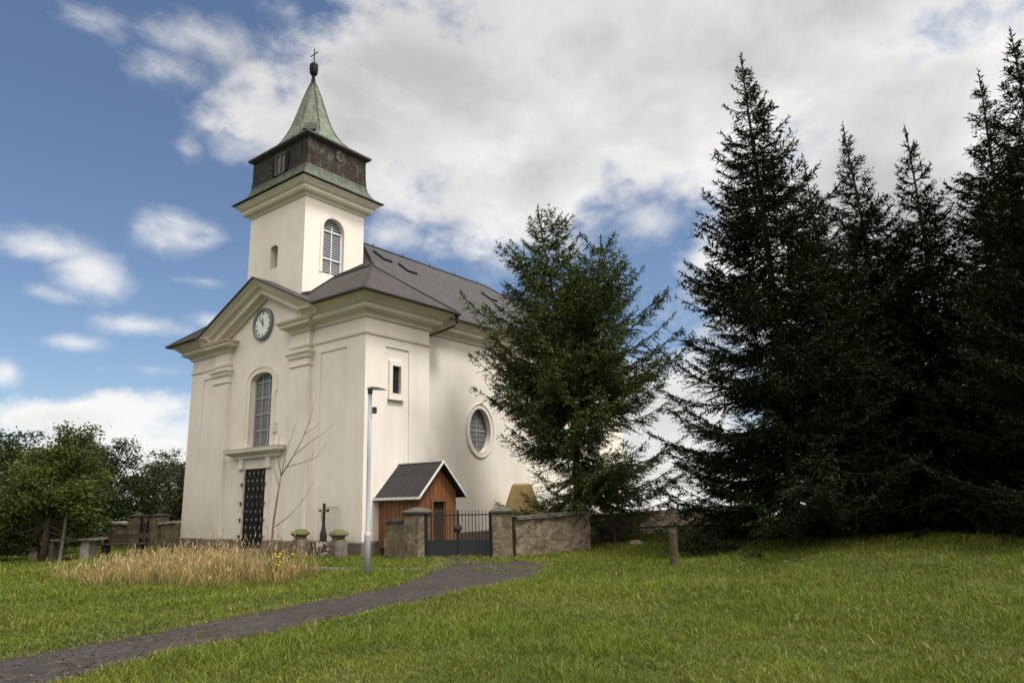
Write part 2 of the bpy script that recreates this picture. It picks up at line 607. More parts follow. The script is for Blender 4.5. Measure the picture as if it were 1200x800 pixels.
def wood():
    k = NM('orange_brown_boards')
    gr = k.noise(4, 7, .65, (6, 6, .35), .6)
    g2 = k.noise(1.0, 3, .5)
    at = k.n('ShaderNodeNewGeometry')
    isl = at.outputs['Random Per Island']
    c = k.ramp(gr, (.28, (.085, .034, .014)), (.5, (.165, .070, .027)), (.74, (.25, .115, .046)))
    c = k.mix(k.ramp(isl, (0., .0), (1., .6)), c, (.125, .048, .018))
    c = k.mix(k.ramp(g2, (.4, 0.), (.7, .3)), c, (.17, .11, .07))
    k.bump(gr, .3, .01)
    return k.fin(c, .7, .25)


M['boards'] = wood()
M['dark_wood'] = simple('dark_weathered_wood', (.045, .03, .022), .85, .15, 0, .5, 5)
M['mossy_wood'] = stone('mossy_post_wood', (.040, .033, .02), (.075, .064, .033), (.11, .10, .045), 6, .8)
M['stake_wood'] = simple('pale_stake_wood', (.17, .155, .135), .85, .15, 0, .5, 5)


def asphalt():
    k = NM('worn_asphalt')
    n1 = k.noise(.6, 6, .6)
    n2 = k.noise(60, 3, .7)
    n3 = k.noise(5, 6, .7)
    c = k.ramp(n1, (.35, (.024, .021, .020)), (.65, (.040, .034, .032)))
    c = k.mix(k.ramp(n2, (.50, 0.), (.72, .5)), c, (.10, .088, .076))
    c = k.mix(k.ramp(n2, (.28, .6), (.44, 0.)), c, (.016, .014, .014))
    c = k.mix(k.ramp(n3, (.50, 0.), (.68, .75)), c, (.078, .062, .046))
    n4 = k.noise(22, 5, .75)
    c = k.mix(k.ramp(n4, (.52, 0.), (.70, .65)), c, (.022, .019, .018))
    k.bump(n2, .6, .012)
    return k.fin(c, .9, .2)


M['asphalt'] = asphalt()


def gravel():
    k = NM('grey_gravel')
    n2 = k.noise(45, 4, .7)
    c = k.ramp(n2, (.3, (.055, .05, .042)), (.55, (.11, .10, .085)), (.75, (.18, .165, .14)))
    c = k.mix(k.ramp(k.noise(2, 5, .6), (.5, 0.), (.7, .7)), c, (.06, .07, .025))
    k.bump(n2, .7, .015)
    return k.fin(c, .95, .15)


M['gravel'] = gravel()


def soil():
    k = NM('turf_soil')
    n1 = k.noise(.35, 6, .6)
    n2 = k.noise(14, 6, .7)
    c = k.ramp(n1, (.35, (.050, .066, .016)), (.65, (.082, .092, .026)))
    c = k.mix(k.ramp(n2, (.40, .0), (.75, .6)), c, (.040, .042, .016))
    k.bump(n2, .8, .06)
    return k.fin(c, 1, .05)


M['soil'] = soil()


def leafmat(name, trans=.3, spec=.15, rough=.6):
    k = NM(name)
    at = k.n('ShaderNodeAttribute', attribute_name='tint')
    k.fin(at.outputs['Color'], rough, spec)
    tr = k.n('ShaderNodeBsdfTranslucent')
    k.l(at.outputs['Color'], tr.inputs[0])
    mx = k.n('ShaderNodeMixShader'); mx.inputs[0].default_value = trans
    out = k.t.nodes['Material Output']
    k.l(k.b.outputs[0], mx.inputs[1]); k.l(tr.outputs[0], mx.inputs[2]); k.l(mx.outputs[0], out.inputs['Surface'])
    return k.m


M['grass'] = leafmat('grass_blades', .35, .2, .55)
M['needles'] = leafmat('conifer_needles', .12, .12, .6)
M['leaves'] = leafmat('tree_leaves', .35, .2, .5)
M['bark'] = stone('tree_bark', (.035, .027, .02), (.06, .047, .036), (.10, .085, .07), 6, .9)
M['bark_young'] = stone('young_bark', (.10, .07, .05), (.16, .115, .085), (.21, .16, .12), 8, .5)

# ================================================================== ground


def sstep(a, b, x):
    t = np.clip((x-a)/(b-a), 0, 1)
    return t*t*(3-2*t)


def ground(x, y):
    x = np.asarray(x, float); y = np.asarray(y, float)
    q = .75*x-.45*y
    h = .45*sstep(5.2, 10.5, q)
    r = np.hypot(x, y)
    h = h-np.clip(r-60, 0, None)*.035-np.clip(x-22, 0, None)*.07-np.clip(y-30, 0, None)*.05
    far = sstep(3, 12, np.hypot(np.clip(np.abs(x-4)-7, 0, None), np.clip(np.abs(y-2)-12, 0, None)))
    h = h+.018*np.sin(x*.9+1.3*np.sin(y*.5))*np.cos(y*.8+.7)+.03*far*np.sin(x*.33+y*.21)
    return h


def g1(x, y): return float(ground(x, y))


def axis(lo, hi, step, far):
    a = list(np.arange(lo, hi+step/2, step))
    s = step; v = a[-1]
    while v < far:
        s *= 1.25; v += s; a.append(v)
    s = step; v = a[0]; pre = []
    while v > -far:
        s *= 1.25; v -= s; pre.append(v)
    return np.array(pre[::-1]+a)


ax = axis(-34, 30, .45, 1500)
ay = axis(-32, 32, .45, 1500)
X, Y = np.meshgrid(ax, ay, indexing='ij')
Z = ground(X, Y)
nx, ny = X.shape
idx = np.arange(nx*ny).reshape(nx, ny)
quads = np.stack([idx[:-1, :-1], idx[1:, :-1], idx[1:, 1:], idx[:-1, 1:]], -1).reshape(-1, 4)
gr = np_mesh('ground', np.stack([X, Y, Z], -1).reshape(-1, 3), quads, M['soil'])
gr['kind'] = 'structure'

# path edges (left, right seen walking to the gate)
PU = [(-30, -13.2), (-20, -9.9), (-14, -8.15), (-11.81, -7.6), (-10.87, -7.46), (-9.76, -7.38), (-8.24, -7.12), (-5.86, -6.9), (-4.2, -6.5), (-2.41, -5.4), (-.7, -4.1), (.30, -2.8)]
PL = [(-30, -14.8), (-20, -11.5), (-14, -9.75), (-11.87, -9.2), (-10.98, -8.92), (-9.91, -8.81), (-8.14, -8.71), (-5.43, -8.6), (-3.8, -8.4), (-1.6, -7.95), (.4, -6.6), (.95, -4.6)]
BR = [(-2.2, -4.9), (-2.95, -2.6), (-3.1, -1.0), (-2.7, 1.6), (-1.6, 4.2), (-.35, 5.9)]


def resample(p, n):
    p = np.array(p, float)
    # Catmull-Rom through the points
    out = []
    for i in range(len(p)-1):
        p0, p1, p2, p3 = p[max(i-1, 0)], p[i], p[i+1], p[min(i+2, len(p)-1)]
        for t in np.linspace(0, 1, n, endpoint=False):
            out.append(.5*((2*p1)+(-p0+p2)*t+(2*p0-5*p1+4*p2-p3)*t*t+(-p0+3*p1-3*p2+p3)*t**3))
    out.append(p[-1])
    return np.array(out)


def ribbon(name, A, B, mat, lift, cols=8, amp=.07):
    rg = np.random.default_rng(3)
    A = A.copy(); B = B.copy()
    for E, s in ((A, 1), (B, -1)):
        k = np.arange(len(E))
        w = amp*(np.sin(k*.9+s)*.5+np.sin(k*2.3+s*2)*.35)+rg.normal(0, amp*.25, len(E))
        d = A-B if s > 0 else B-A
        d = d/np.linalg.norm(d, axis=1)[:, None]
        E += d*w[:, None]
    t = np.linspace(0, 1, cols)
    P = A[:, None]*(1-t)[None, :, None]+B[:, None]*t[None, :, None]
    z = ground(P[..., 0], P[..., 1])+lift-.02*(np.abs(t-.5)*2)[None]**6
    V = np.concatenate([P, z[..., None]], -1).reshape(-1, 3)
    i = np.arange(len(A)*cols).reshape(len(A), cols)
    q = np.stack([i[:-1, :-1], i[:-1, 1:], i[1:, 1:], i[1:, :-1]], -1).reshape(-1, 4)
    o = np_mesh(name, V, q, mat)
    o['kind'] = 'structure'
    return np.concatenate([A, B[::-1]])


poly_path = ribbon('path', resample(PU, 14), resample(PL, 14), M['asphalt'], .022, 10)
BRr = resample(BR, 10)
tg = np.gradient(BRr, axis=0); tg /= np.linalg.norm(tg, axis=1)[:, None]
nn = np.stack([-tg[:, 1], tg[:, 0]], -1)
poly_br = ribbon('footpath', BRr+nn*.42, BRr-nn*.42, M['gravel'], .016, 5, .12)


def in_poly(x, y, poly):
    c = np.zeros(len(x), bool)
    n = len(poly)
    for i in range(n):
        x1, y1 = poly[i]; x2, y2 = poly[(i+1) % n]
        if y1 == y2:
            continue
        m = ((y1 > y) != (y2 > y)) & (x < (x2-x1)*(y-y1)/(y2-y1)+x1)
        c ^= m
    return c


# ================================================================== church
WD = 11.40      # width of the front
U1 = 3.08       # depth of the front block
VN = 0.35       # set-back of the nave wall
ZP = 0.44
ZE = 8.58
NAVE_END = 18.6
church = thing('church', (0, 0, 0), 'white plastered village church with a clock gable and green copper spire', 'church')
FR = lambda a, z, d: (d, a, z)            # front plane u=d
SD = lambda a, z, d: (a, d, z)            # side plane v=d


def cells(mb, mp, As, Zs, depth):
    """Wall face on a grid of rectangles; depth(a,z) gives its set-back, None leaves a hole."""
    D = {}
    for i in range(len(As)-1):
        for j in range(len(Zs)-1):
            D[i, j] = depth((As[i]+As[i+1])/2, (Zs[j]+Zs[j+1])/2)
    for (i, j), d in D.items():
        if d is None:
            continue
        a0, a1, z0, z1 = As[i], As[i+1], Zs[j], Zs[j+1]
        mb.face([mp(a0, z0, d), mp(a1, z0, d), mp(a1, z1, d), mp(a0, z1, d)])
    for (i, j), d in D.items():
        for di, dj in ((1, 0), (0, 1)):
            e = D.get((i+di, j+dj), d)
            if e == d or d is None or e is None:
                continue
            if di:
                a = As[i+1]
                mb.face([mp(a, Zs[j], d), mp(a, Zs[j+1], d), mp(a, Zs[j+1], e), mp(a, Zs[j], e)])
            else:
                z = Zs[j+1]
                mb.face([mp(As[i], z, d), mp(As[i+1], z, d), mp(As[i+1], z, e), mp(As[i], z, e)])


def arch_pts(a0, a1, zs, rise, n=16):
    """points of a segmental/elliptic arch from left springing to right springing"""
    c = (a0+a1)/2; r = (a1-a0)/2
    return [(c-r*math.cos(math.pi*k/n), zs+rise*math.sin(math.pi*k/n)) for k in range(n+1)]


def arch_fill(mb, mp, pts, ztop, d0, d1):
    for (a, z), (b, w) in zip(pts[:-1], pts[1:]):
        mb.face([mp(a, z, d0), mp(b, w, d0), mp(b, ztop, d0), mp(a, ztop, d0)])
        mb.face([mp(a, z, d0), mp(b, w, d0), mp(b, w, d1), mp(a, z, d1)])


# ---- main wall
wl = MB()
V0, V1 = 5.30, 6.76          # big window opening
WZ0, WZS, WRISE = 3.82, 6.42, .29
D0, D1, DZ1 = 5.40, 6.86, 3.02


def fd(a, z):
    if D0 < a < D1 and z < DZ1: return .30
    if V0 < a < V1 and WZ0 < z < WZS+WRISE: return .28
    if (.98 < a < 2.42 or 9.42 < a < 10.42) and z < 6.95: return .045
    return 0.0


cells(wl, FR, [0, .98, 2.42, V0, D0, V1, D1, 9.42, 10.42, WD], [ZP-.2, DZ1, WZ0, WZS+WRISE, 6.95, 8.56], fd)
arch_fill(wl, FR, arch_pts(V0, V1, WZS, WRISE), WZS+WRISE, 0, .28)
# gable field above the front wall
wl.face([(0, 1.9, 8.56), (0, 9.86, 8.56), (0, 5.86, 10.36)])


def sdp(a, z):
    if 1.24 < a < 1.64 and 5.34 < z < 6.32: return .16
    if .91 < a < 2.04 and z < 6.96: return .045
    return 0.0


cells(wl, SD, [0, .91, 1.24, 1.64, 2.04, U1], [ZP-.2, 5.34, 6.32, 6.96, 8.56], sdp)
# return of the block, nave wall, back walls
wl.face([(U1, 0, .2), (U1, VN, .2), (U1, VN, 8.56), (U1, 0, 8.56)])


def nvd(a, z):
    return .30 if 5.72 < a < 7.04 and 3.48 < z < 5.26 else VN*0


NV = lambda a, z, d: (a, VN+d, z)
cells(wl, NV, [U1, 5.72, 7.04, NAVE_END], [.2, 3.48, 5.26, 8.56], nvd)
oc, ow, ozc, oh = 6.38, .66, 4.37, .89
up = [(oc-ow*math.cos(math.pi*k/24), ozc+oh*math.sin(math.pi*k/24)) for k in range(25)]
dn = [(a, 2*ozc-z) for a, z in up]
arch_fill(wl, NV, up, 5.26, 0, .3)
arch_fill(wl, NV, dn, 3.48, 0, .3)
VB = WD-VN
wl.face([(NAVE_END, VN, .2), (NAVE_END, VB, .2), (NAVE_END, VB, 8.56), (NAVE_END, VN, 8.56)])
wl.face([(U1, VB, .2), (NAVE_END, VB, .2), (NAVE_END, VB, 8.56), (U1, VB, 8.56)])
wl.face([(U1, VB, .2), (U1, WD, .2), (U1, WD, 8.56), (U1, VB, 8.56)])
wl.face([(0, WD, .2), (U1, WD, .2), (U1, WD, 8.56), (0, WD, 8.56)])
wl.build('wall', M['plaster'], church)

# ---- plinth
pb = MB()
pp = [(0, -.6), (.07, -.6), (.07, ZP-.05), (.03, ZP), (0, ZP)]
pp = [(-.1, -.6), (.07, -.6), (.07, ZP-.04), (.025, ZP), (-.1, ZP)]
pb.sweep(pp, [(0, 5.40), (0, 0), (U1, 0), (U1, VN), (NAVE_END, VN), (NAVE_END, VB), (U1, VB), (U1, WD), (0, WD), (0, 6.86)])
pb.build('plinth', M['plinth'], church)

# ---- pilasters with capitals and broken entablature
cap_prof = [(-.02, 6.56), (.05, 6.58), (.05, 6.64), (.02, 6.66), (.02, 6.84), (.06, 6.86), (.10, 6.93), (.10, 6.98), (.17, 7.06), (.17, 7.13), (-.02, 7.14)]
pcor = [(-.02, 7.80), (.06, 7.84), (.10, 7.95), (.20, 7.99), (.34, 8.06), (.36, 8.16), (.42, 8.20), (.46, 8.27), (-.02, 8.33)]
arc_prof = [(-.02, 7.26), (.055, 7.28), (.075, 7.36), (.02, 7.40), (-.02, 7.40)]
for va, vb in ((9.30, 8.24), (4.00, 2.92)):
    b = MB()
    b.box(-.15, .02, vb, va, ZP-.1, 7.82)
    pil = b.build('pilaster', M['plaster'], church)
    path = [(0, va), (-.15, va), (-.15, vb), (0, vb)]
    b = MB(); b.sweep(cap_prof, path)
    b.build('capital', M['trim'], pil)
    b = MB(); b.sweep(arc_prof, path); b.build('architrave', M['trim'], pil)
    b = MB(); b.sweep(pcor, path); b.build('cornice', M['cornice'], pil)
    b = MB(); b.sweep([(-.1, -.6), (.07, -.6), (.07, ZP-.04), (.025, ZP), (-.1, ZP)], path); b.build('plinth', M['plinth'], pil)

# ---- entablature at the corners
cor = [(-.05, 7.86), (.07, 7.88), (.10, 7.97), (.16, 8.03), (.30, 8.08), (.37, 8.14), (.37, 8.26), (.44, 8.30), (.52, 8.38), (.66, 8.48), (.72, 8.52), (.72, 8.555), (-.05, 8.555)]
pathR = [(0, 2.92), (0, 0), (U1, 0), (U1, VN)]
pathL = [(U1, VB), (U1, WD), (0, WD), (0, 9.30)]
arc2 = [(-.02, 7.27), (.045, 7.285), (.06, 7.36), (.015, 7.385), (-.02, 7.385)]
for pth in (pathR, pathL):
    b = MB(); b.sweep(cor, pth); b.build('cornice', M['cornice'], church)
    b = MB(); b.sweep(arc2, pth); b.build('architrave', M['trim'], church)
ncor = [(-.05, 7.86), (.06, 7.88), (.09, 7.97), (.20, 8.05), (.30, 8.12), (.30, 8.24), (.40, 8.32), (.52, 8.48), (.55, 8.53), (-.05, 8.53)]
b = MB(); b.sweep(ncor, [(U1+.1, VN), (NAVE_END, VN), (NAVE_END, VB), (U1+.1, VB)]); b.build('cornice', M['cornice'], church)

# ---- raking cornice of the gable
GA, GB, GM, GZ = 1.95, 9.81, 5.86, 10.41
rk = MB()
rprof = [(-.03, .05), (.735, .05), (.735, .13), (.68, .15), (.60, .22), (.52, .33), (.42, .36), (.40, .38), (.36, .44), (.36, .60), (.28, .63), (.16, .68), (.11, .76), (-.03, .76)]
for v0, sg_ in ((GA, 1), (GB, -1)):
    sl_ = (GZ-ZE)/abs(GM-v0)
    e0, e1 = [], []
    for o_, dz_ in rprof:
        st = max(0, dz_-.27)/sl_
        e0.append((-o_, v0+sg_*st, ZE-dz_+st*sl_))
        e1.append((-o_, GM, GZ-dz_))
    rk.loft([e0, e1])
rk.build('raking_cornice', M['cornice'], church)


# ---- roofs
def roof_obj(name, faces, mat, parent, th=.07, edge=None):
    """sloping faces with UVs laid along eave (u) and slope (v); thickness below"""
    me = bpy.data.meshes.new(name)
    vs, fs, uvs = [], [], []
    for f in faces:
        P = [np.array(p, float) for p in f]
        n = np.zeros(3)
        for i in range(len(P)):
            n += np.cross(P[i], P[(i+1) % len(P)])
        n /= np.linalg.norm(n)
        if n[2] < 0:
            P = P[::-1]; n = -n
        e = np.cross((0, 0, 1.), n)
        e = e/np.linalg.norm(e) if np.linalg.norm(e) > 1e-4 else np.array([1., 0, 0])
        s = np.cross(n, e)
        i0 = len(vs); k = len(P)
        vs += [tuple(p) for p in P]
        fs.append(tuple(range(i0, i0+k)))
        uvs.append([(p @ e, p @ s) for p in P])
        vs += [tuple(p-np.array((0, 0, th))) for p in P]
        fs.append(tuple(range(i0+k, i0+2*k))[::-1])
        uvs.append([(p @ e, p @ s) for p in P][::-1])
        for i in range(k):
            j = (i+1) % k
            fs.append((i0+i, i0+k+i, i0+k+j, i0+j))
            uvs.append([(0, 0)]*4)
    c = Vector((0, 0, 0)); q = parent
    while q is not None:
        c += q.location; q = q.parent
    me.from_pydata([(a-c.x, b_-c.y, d-c.z) for a, b_, d in vs], [], fs)
    uvl = me.uv_layers.new(name='UVMap')
    li = 0
    for u in uvs:
        for t in u:
            uvl.data[li].uv = t; li += 1
    me.materials.append(mat)
    if edge:
        me.materials.append(edge)
        for p in me.polygons:
            if abs(p.normal.z) < .2:
                p.material_index = 1
    o = bpy.data.objects.new(name, me); COL.objects.link(o); o.parent = parent
    return o


ek = .8
EA, EB, EU = -.8, WD+.8, 3.92            # eaves of the front block
rz = lambda u: ZE+ek*(u+.8)
RU = 1.56; RZ = rz(RU)
v1 = EA+(RU+.8); v2 = EB-(RU+.8)
uG = -.8+(GZ-ZE)/ek
front = [[(EA, EA, ZE), (EA, GA, ZE), (uG, GM, GZ), (RU, GM, RZ), (RU, v1, RZ)],
         [(EA, EB, ZE), (EA, GB, ZE), (uG, GM, GZ), (RU, GM, RZ), (RU, v2, RZ)],
         [(EA, EA, ZE), (EU, EA, ZE), (RU, v1, RZ)],
         [(EA, EB, ZE), (EU, EB, ZE), (RU, v2, RZ)],
         [(EU, EA, ZE), (EU, EB, ZE), (RU, v2, RZ), (RU, v1, RZ)]]
fr = roof_obj('front_roof', front, M['slate_brown'], church, .07, M['dark_lead'])
gable = [[(EA, GA, ZE+.004), (EA, GM, GZ+.004), (uG, GM, GZ+.004)], [(EA, GB, ZE+.004), (EA, GM, GZ+.004), (uG, GM, GZ+.004)]]
roof_obj('gable_roof', gable, M['slate_brown'], church, .075, M['dark_lead'])
RV, RZN = 5.69, 13.3
NEa, NEb = -.22, WD+.22
ks = (RZN-ZE)/(RV-NEa)
zf = 10.0
vf = NEa+(zf-ZE)/ks
vfb = NEb-(zf-ZE)/ks
uf = 4.56-(RZN-zf)/1.33
nave = [[(4.56, RV, RZN), (13.44, RV, RZN), (19.2, NEa, ZE), (2.2, NEa, ZE), (uf, vf, zf)],
        [(4.56, RV, RZN), (13.44, RV, RZN), (19.2, NEb, ZE), (2.2, NEb, ZE), (uf, vfb, zf)],
        [(4.56, RV, RZN), (uf, vf, zf), (uf, vfb, zf)],
        [(13.44, RV, RZN), (19.2, NEa, ZE), (19.2, NEb, ZE)]]
nr = roof_obj('nave_roof', nave, M['slate'], church, .07, M['dark_lead'])
# hip and ridge cappings
b = MB()
for p, q in (((EA, EA, ZE), (RU, v1, RZ)), ((EU, EA, ZE), (RU, v1, RZ)), ((EA, EB, ZE), (RU, v2, RZ)), ((RU, v1, RZ), (RU, 3.75, RZ))):
    b = MB(); b.tube([np.array(p)+(0, 0, .01), np.array(q)+(0, 0, .01)], .045, 6)
    b.build('hip_capping', M['slate'], fr)
b = MB()
for p, q in (((4.56, RV, RZN), (13.44, RV, RZN)), ((13.44, RV, RZN), (19.2, NEa, ZE)), ((4.56, RV, RZN), (uf, vf, zf))):
    b.tube([np.array(p)+(0, 0, .01), np.array(q)+(0, 0, .01)], .055, 6)
b.build('ridge_capping', M['slate'], nr)
b = MB()
for k in range(5):
    u = 5.2+k*1.9
    b = MB(); b.tube([(u, RV, RZN), (u, RV, RZN+.16)], .03, 6)
    b.build('snow_hook', M['dark_lead'], nr)
# gutters
b = MB()
b.tube([(EA-.05, GA, ZE-.03), (EA-.05, EA-.05, ZE-.03), (EU, EA-.05, ZE-.03)], .055, 8)
b.build('gutter', M['dark_lead'], church); b = MB()
b.tube([(EA-.05, GB, ZE-.03), (EA-.05, EB+.05, ZE-.03), (EU, EB+.05, ZE-.03)], .055, 8)
b.build('gutter', M['dark_lead'], church); b = MB()
b.tube([(EU-.2, NEa-.05, ZE-.04), (19.2, NEa-.05, ZE-.04)], .055, 8)
b.build('gutter', M['dark_lead'], church)
b = MB()
b.tube([(3.98, -.62, 8.53), (3.98, -.62, 8.30), (3.90, -.55, 8.14), (3.15, .05, 7.72)], .048, 8)
b.tube([(3.86, -.70, 8.56), (4.05, -.55, 8.50)], .09, 8)
b.build('downpipe', M['copper_brown'], church)
b = MB()
b.tube([(3.15, .16, 7.74), (3.24, .22, 7.55), (3.24, .22, .3)], .045, 8)
for z in (2.2, 3.6, 5.0, 6.4, 7.3):
    b.box(3.18, 3.30, .16, .35, z, z+.05)
b.build('downpipe', M['white_paint'], church)


# skylights on the nave roof slope
def on_nave(u, v, lift=0):
    z = ZE+ks*(v-NEa)
    nrm_ = np.array([0, -ks, 1.]); nrm_ /= np.linalg.norm(nrm_)
    return np.array([u, v, z])+nrm_*lift


for u, v, wu, dv, op in ((5.75, 3.97, .62, .62, 0), (11.5, 3.86, .62, .62, 0), (4.75, 4.55, .55, .7, .25)):
    b = MB()
    c = [(u-wu/2, v-dv/2), (u+wu/2, v-dv/2), (u+wu/2, v+dv/2), (u-wu/2, v+dv/2)]
    lo = [on_nave(*p, -.02) for p in c]; hi = [on_nave(*p, .10) for p in c]
    for i in range(4):
        j = (i+1) % 4
        ci = [np.array(lo[i]), np.array(lo[j]), np.array(hi[j]), np.array(hi[i])]
        m = (sum(lo)+sum(hi))/8
        inn = [p+(m-p)*.16*np.array([1, 1, 1]) for p in ci]
        b.hexa([ci[0], ci[1], inn[1], inn[0], ci[3], ci[2], inn[2]+(hi[0]-lo[0])*.15, inn[3]+(hi[0]-lo[0])*.15])
    sk = b.build('skylight', M['dark_lead'], nr)
    b = MB()
    m = sum(hi)/4
    g = [m+(p-m)*.80 for p in hi]
    off = np.array([0, -ks, 1])*.01+np.array([0, 0, op*.5])
    g2 = [p-(0, 0, .03) for p in g]
    b.hexa(g2[:4]+[p+(np.array([0, 0, .02])) for p in g])
    b.build('pane', M['glass_dark'], sk)

# ---- clock
clk_v, clk_z = 6.10, 8.66
ck = MB()
n = 40
rings = []
for r, d in ((.665, .0), (.665, -.10), (.60, -.14), (.52, -.10), (.52, -.05)):
    rings.append([(d, clk_v+r*math.cos(2*math.pi*j/n), clk_z+r*math.sin(2*math.pi*j/n)) for j in range(n)])
ck.loft(rings, caps=False)
clock = ck.build('clock', M['clock_ring'], church)
b = MB()
b.loft([[(d, clk_v+.53*math.cos(2*math.pi*j/n), clk_z+.53*math.sin(2*math.pi*j/n)) for j in range(n)] for d in (.02, -.055)])
b.build('dial', M['clock_face'], clock)
ROM = ['XII', 'I', 'II', 'III', 'IIII', 'V', 'VI', 'VII', 'VIII', 'IX', 'X', 'XI']


def flatbar(mb, p, q, w, d0, d1):      # bar on the dial plane, p,q in (right, up) seen from the street
    P = np.array(p); Q = np.array(q)
    t = (Q-P)/np.hypot(*(Q-P)); nn_ = np.array([-t[1], t[0]])*w/2
    c = [P-nn_, Q-nn_, Q+nn_, P+nn_]
    mb.loft([[(d, clk_v-a, clk_z+e) for a, e in c] for d in (d0, d1)])


for k, s in enumerate(ROM):
    b = MB()
    an = math.radians(30*k)
    ur = np.array([math.sin(an), math.cos(an)]); tr = np.array([ur[1], -ur[0]])
    wid = {'I': .022, 'V': .05, 'X': .05}
    tot = sum(wid[c] for c in s)+.008*(len(s)-1)
    x = -tot/2
    for c in s:
        lo, hi = .385, .495
        A = lambda xx, rr: tuple(ur*rr+tr*xx)
        if c == 'I':
            flatbar(b, A(x+.011, lo), A(x+.011, hi), .014, -.056, -.06)
        elif c == 'V':
            flatbar(b, A(x+.003, hi), A(x+.025, lo), .013, -.056, -.06)
            flatbar(b, A(x+.047, hi), A(x+.025, lo), .009, -.057, -.061)
        else:
            flatbar(b, A(x+.003, hi), A(x+.047, lo), .013, -.056, -.06)
            flatbar(b, A(x+.047, hi), A(x+.003, lo), .009, -.057, -.061)
        x += wid[c]+.008
    b.build('numeral', M['black_iron'], clock)
for an, L_, w_ in ((-4, .29, .05), (-42, .43, .034)):
    b = MB()
    a = math.radians(an); u_ = np.array([math.sin(a), math.cos(a)])
    dd = -.066 if w_ > .04 else -.074
    flatbar(b, tuple(-u_*.09), tuple(u_*L_*.7), w_, dd, dd-.006)
    flatbar(b, tuple(u_*L_*.66), tuple(u_*L_), w_*.5, dd, dd-.005)
    b.build('hand', M['black_iron'], clock)

# ---- great front window
b = MB()
inn = [(V0, WZ0)]+arch_pts(V0, V1, WZS, WRISE)+[(V1, WZ0)]
outp = [(V0-.20, WZ0)]+arch_pts(V0-.20, V1+.20, WZS+.02, WRISE+.18)+[(V1+.20, WZ0)]
b.ring(inn, outp, FR, .01, -.035)
inn2 = [(V0-.20, WZ0)]+arch_pts(V0-.20, V1+.20, WZS+.02, WRISE+.18)+[(V1+.20, WZ0)]
out2 = [(V0-.26, WZ0)]+arch_pts(V0-.26, V1+.26, WZS+.02, WRISE+.25)+[(V1+.26, WZ0)]
b.ring(inn2, out2, FR, .01, -.06)
# small ears at the springing
for v in (V0-.30, V1+.30):
    b.box(-.05, .01, v-.05, v+.05, WZS-.55, WZS+.06)
win = b.build('arched_window', M['trim'], church)
b = MB()
pts = [(V0, WZ0)]+arch_pts(V0, V1, WZS, WRISE)+[(V1, WZ0)]
b.face([FR(a, z, .24) for a, z in pts])
b.build('pane', M['glass'], win)
b = MB()
for k in range(4):
    v = V0+.03+(V1-V0-.06)*k/3
    zt = WZS+WRISE*math.sqrt(max(0, 1-((v-(V0+V1)/2)/((V1-V0)/2))**2))
    b.box(.20, .24, v-.03, v+.03, WZ0, zt)
for k in range(5):
    z = WZ0+.03+k*.63
    b.box(.205, .24, V0, V1, z-.028, z+.028)
b.build('window_bars', M['frame_grey'], win)

# ---- hood over the door and the door
b = MB()
hp = [(-.02, 3.40), (.08, 3.42), (.10, 3.52), (.20, 3.56), (.34, 3.64), (.36, 3.74), (.38, 3.78), (-.02, 3.80)]
b.sweep(hp, [(0, 7.45), (-.06, 7.45), (-.06, 4.60), (0, 4.60)])
for v in (D0-.30, D1+.02):
    b.box(-.12, .01, v, v+.28, 3.06, 3.42)
    b.box(-.16, .01, v-.03, v+.31, 3.02, 3.09)
b.box(-.05, .01, D0-.30, D0, .42, 3.02)
b.box(-.05, .01, D1, D1+.30, .42, 3.02)
b.build('door_surround', M['trim'], church)
b = MB()
b.box(.03, .12, D0+.02, D1-.02, .12, DZ1-.01)
for k in range(1, 9):
    z = .12+k*(DZ1-.12)/9
    b.box(.012, .032, D0+.02, D1-.02, z-.02, z+.02)
for v in (D0+.10, D0+.46, (D0+D1)/2, D1-.46, D1-.10):
    b.box(.008, .03, v-.02, v+.02, .12, DZ1-.02)
door = b.build('door', M['door'], church)
b = MB()
for r in range(10):
    for c in range(4):
        v = D0+.28+c*(D1-D0-.56)/3+(.0 if r % 2 else .06)
        z = .28+r*.285
        s1, s2 = .035, .075
        c4 = [(v-s1, z), (v, z-s2), (v+s1, z), (v, z+s2)]
        b = MB(); b.loft([[(.03, a, e) for a, e in c4], [(.004, v+(a-v)*.3, z+(e-z)*.3) for a, e in c4]])
        b.build('stud', M['stud'], door)
for z in (.55, 1.15, 1.75, 2.45):
    for v, s in ((D1+.02, 1), (D0-.02, -1)):
        b = MB()
        b.tube([(-.02, v, z), (-.09, v, z), (-.10, v+s*.10, z)], .018, 6)
        b.tube([(-.09, v, z-.10), (-.09, v, z+.06)], .022, 6)
        b.build('hinge', M['black_iron'], door)
b = MB()
b.box(-.75, .2, 4.9, 7.2, -.3, .12)
b.box(-1.1, -.75, 4.7, 7.4, -.3, .02)
b.build('door_step', M['plinth'], church)
b = MB()
b.box(-.10, .01, 4.87, 5.02, 4.32, 4.70)
b.box(-.12, -.10, 4.90, 4.99, 4.40, 4.62)
b.build('alarm_box', M['white_paint'], church)

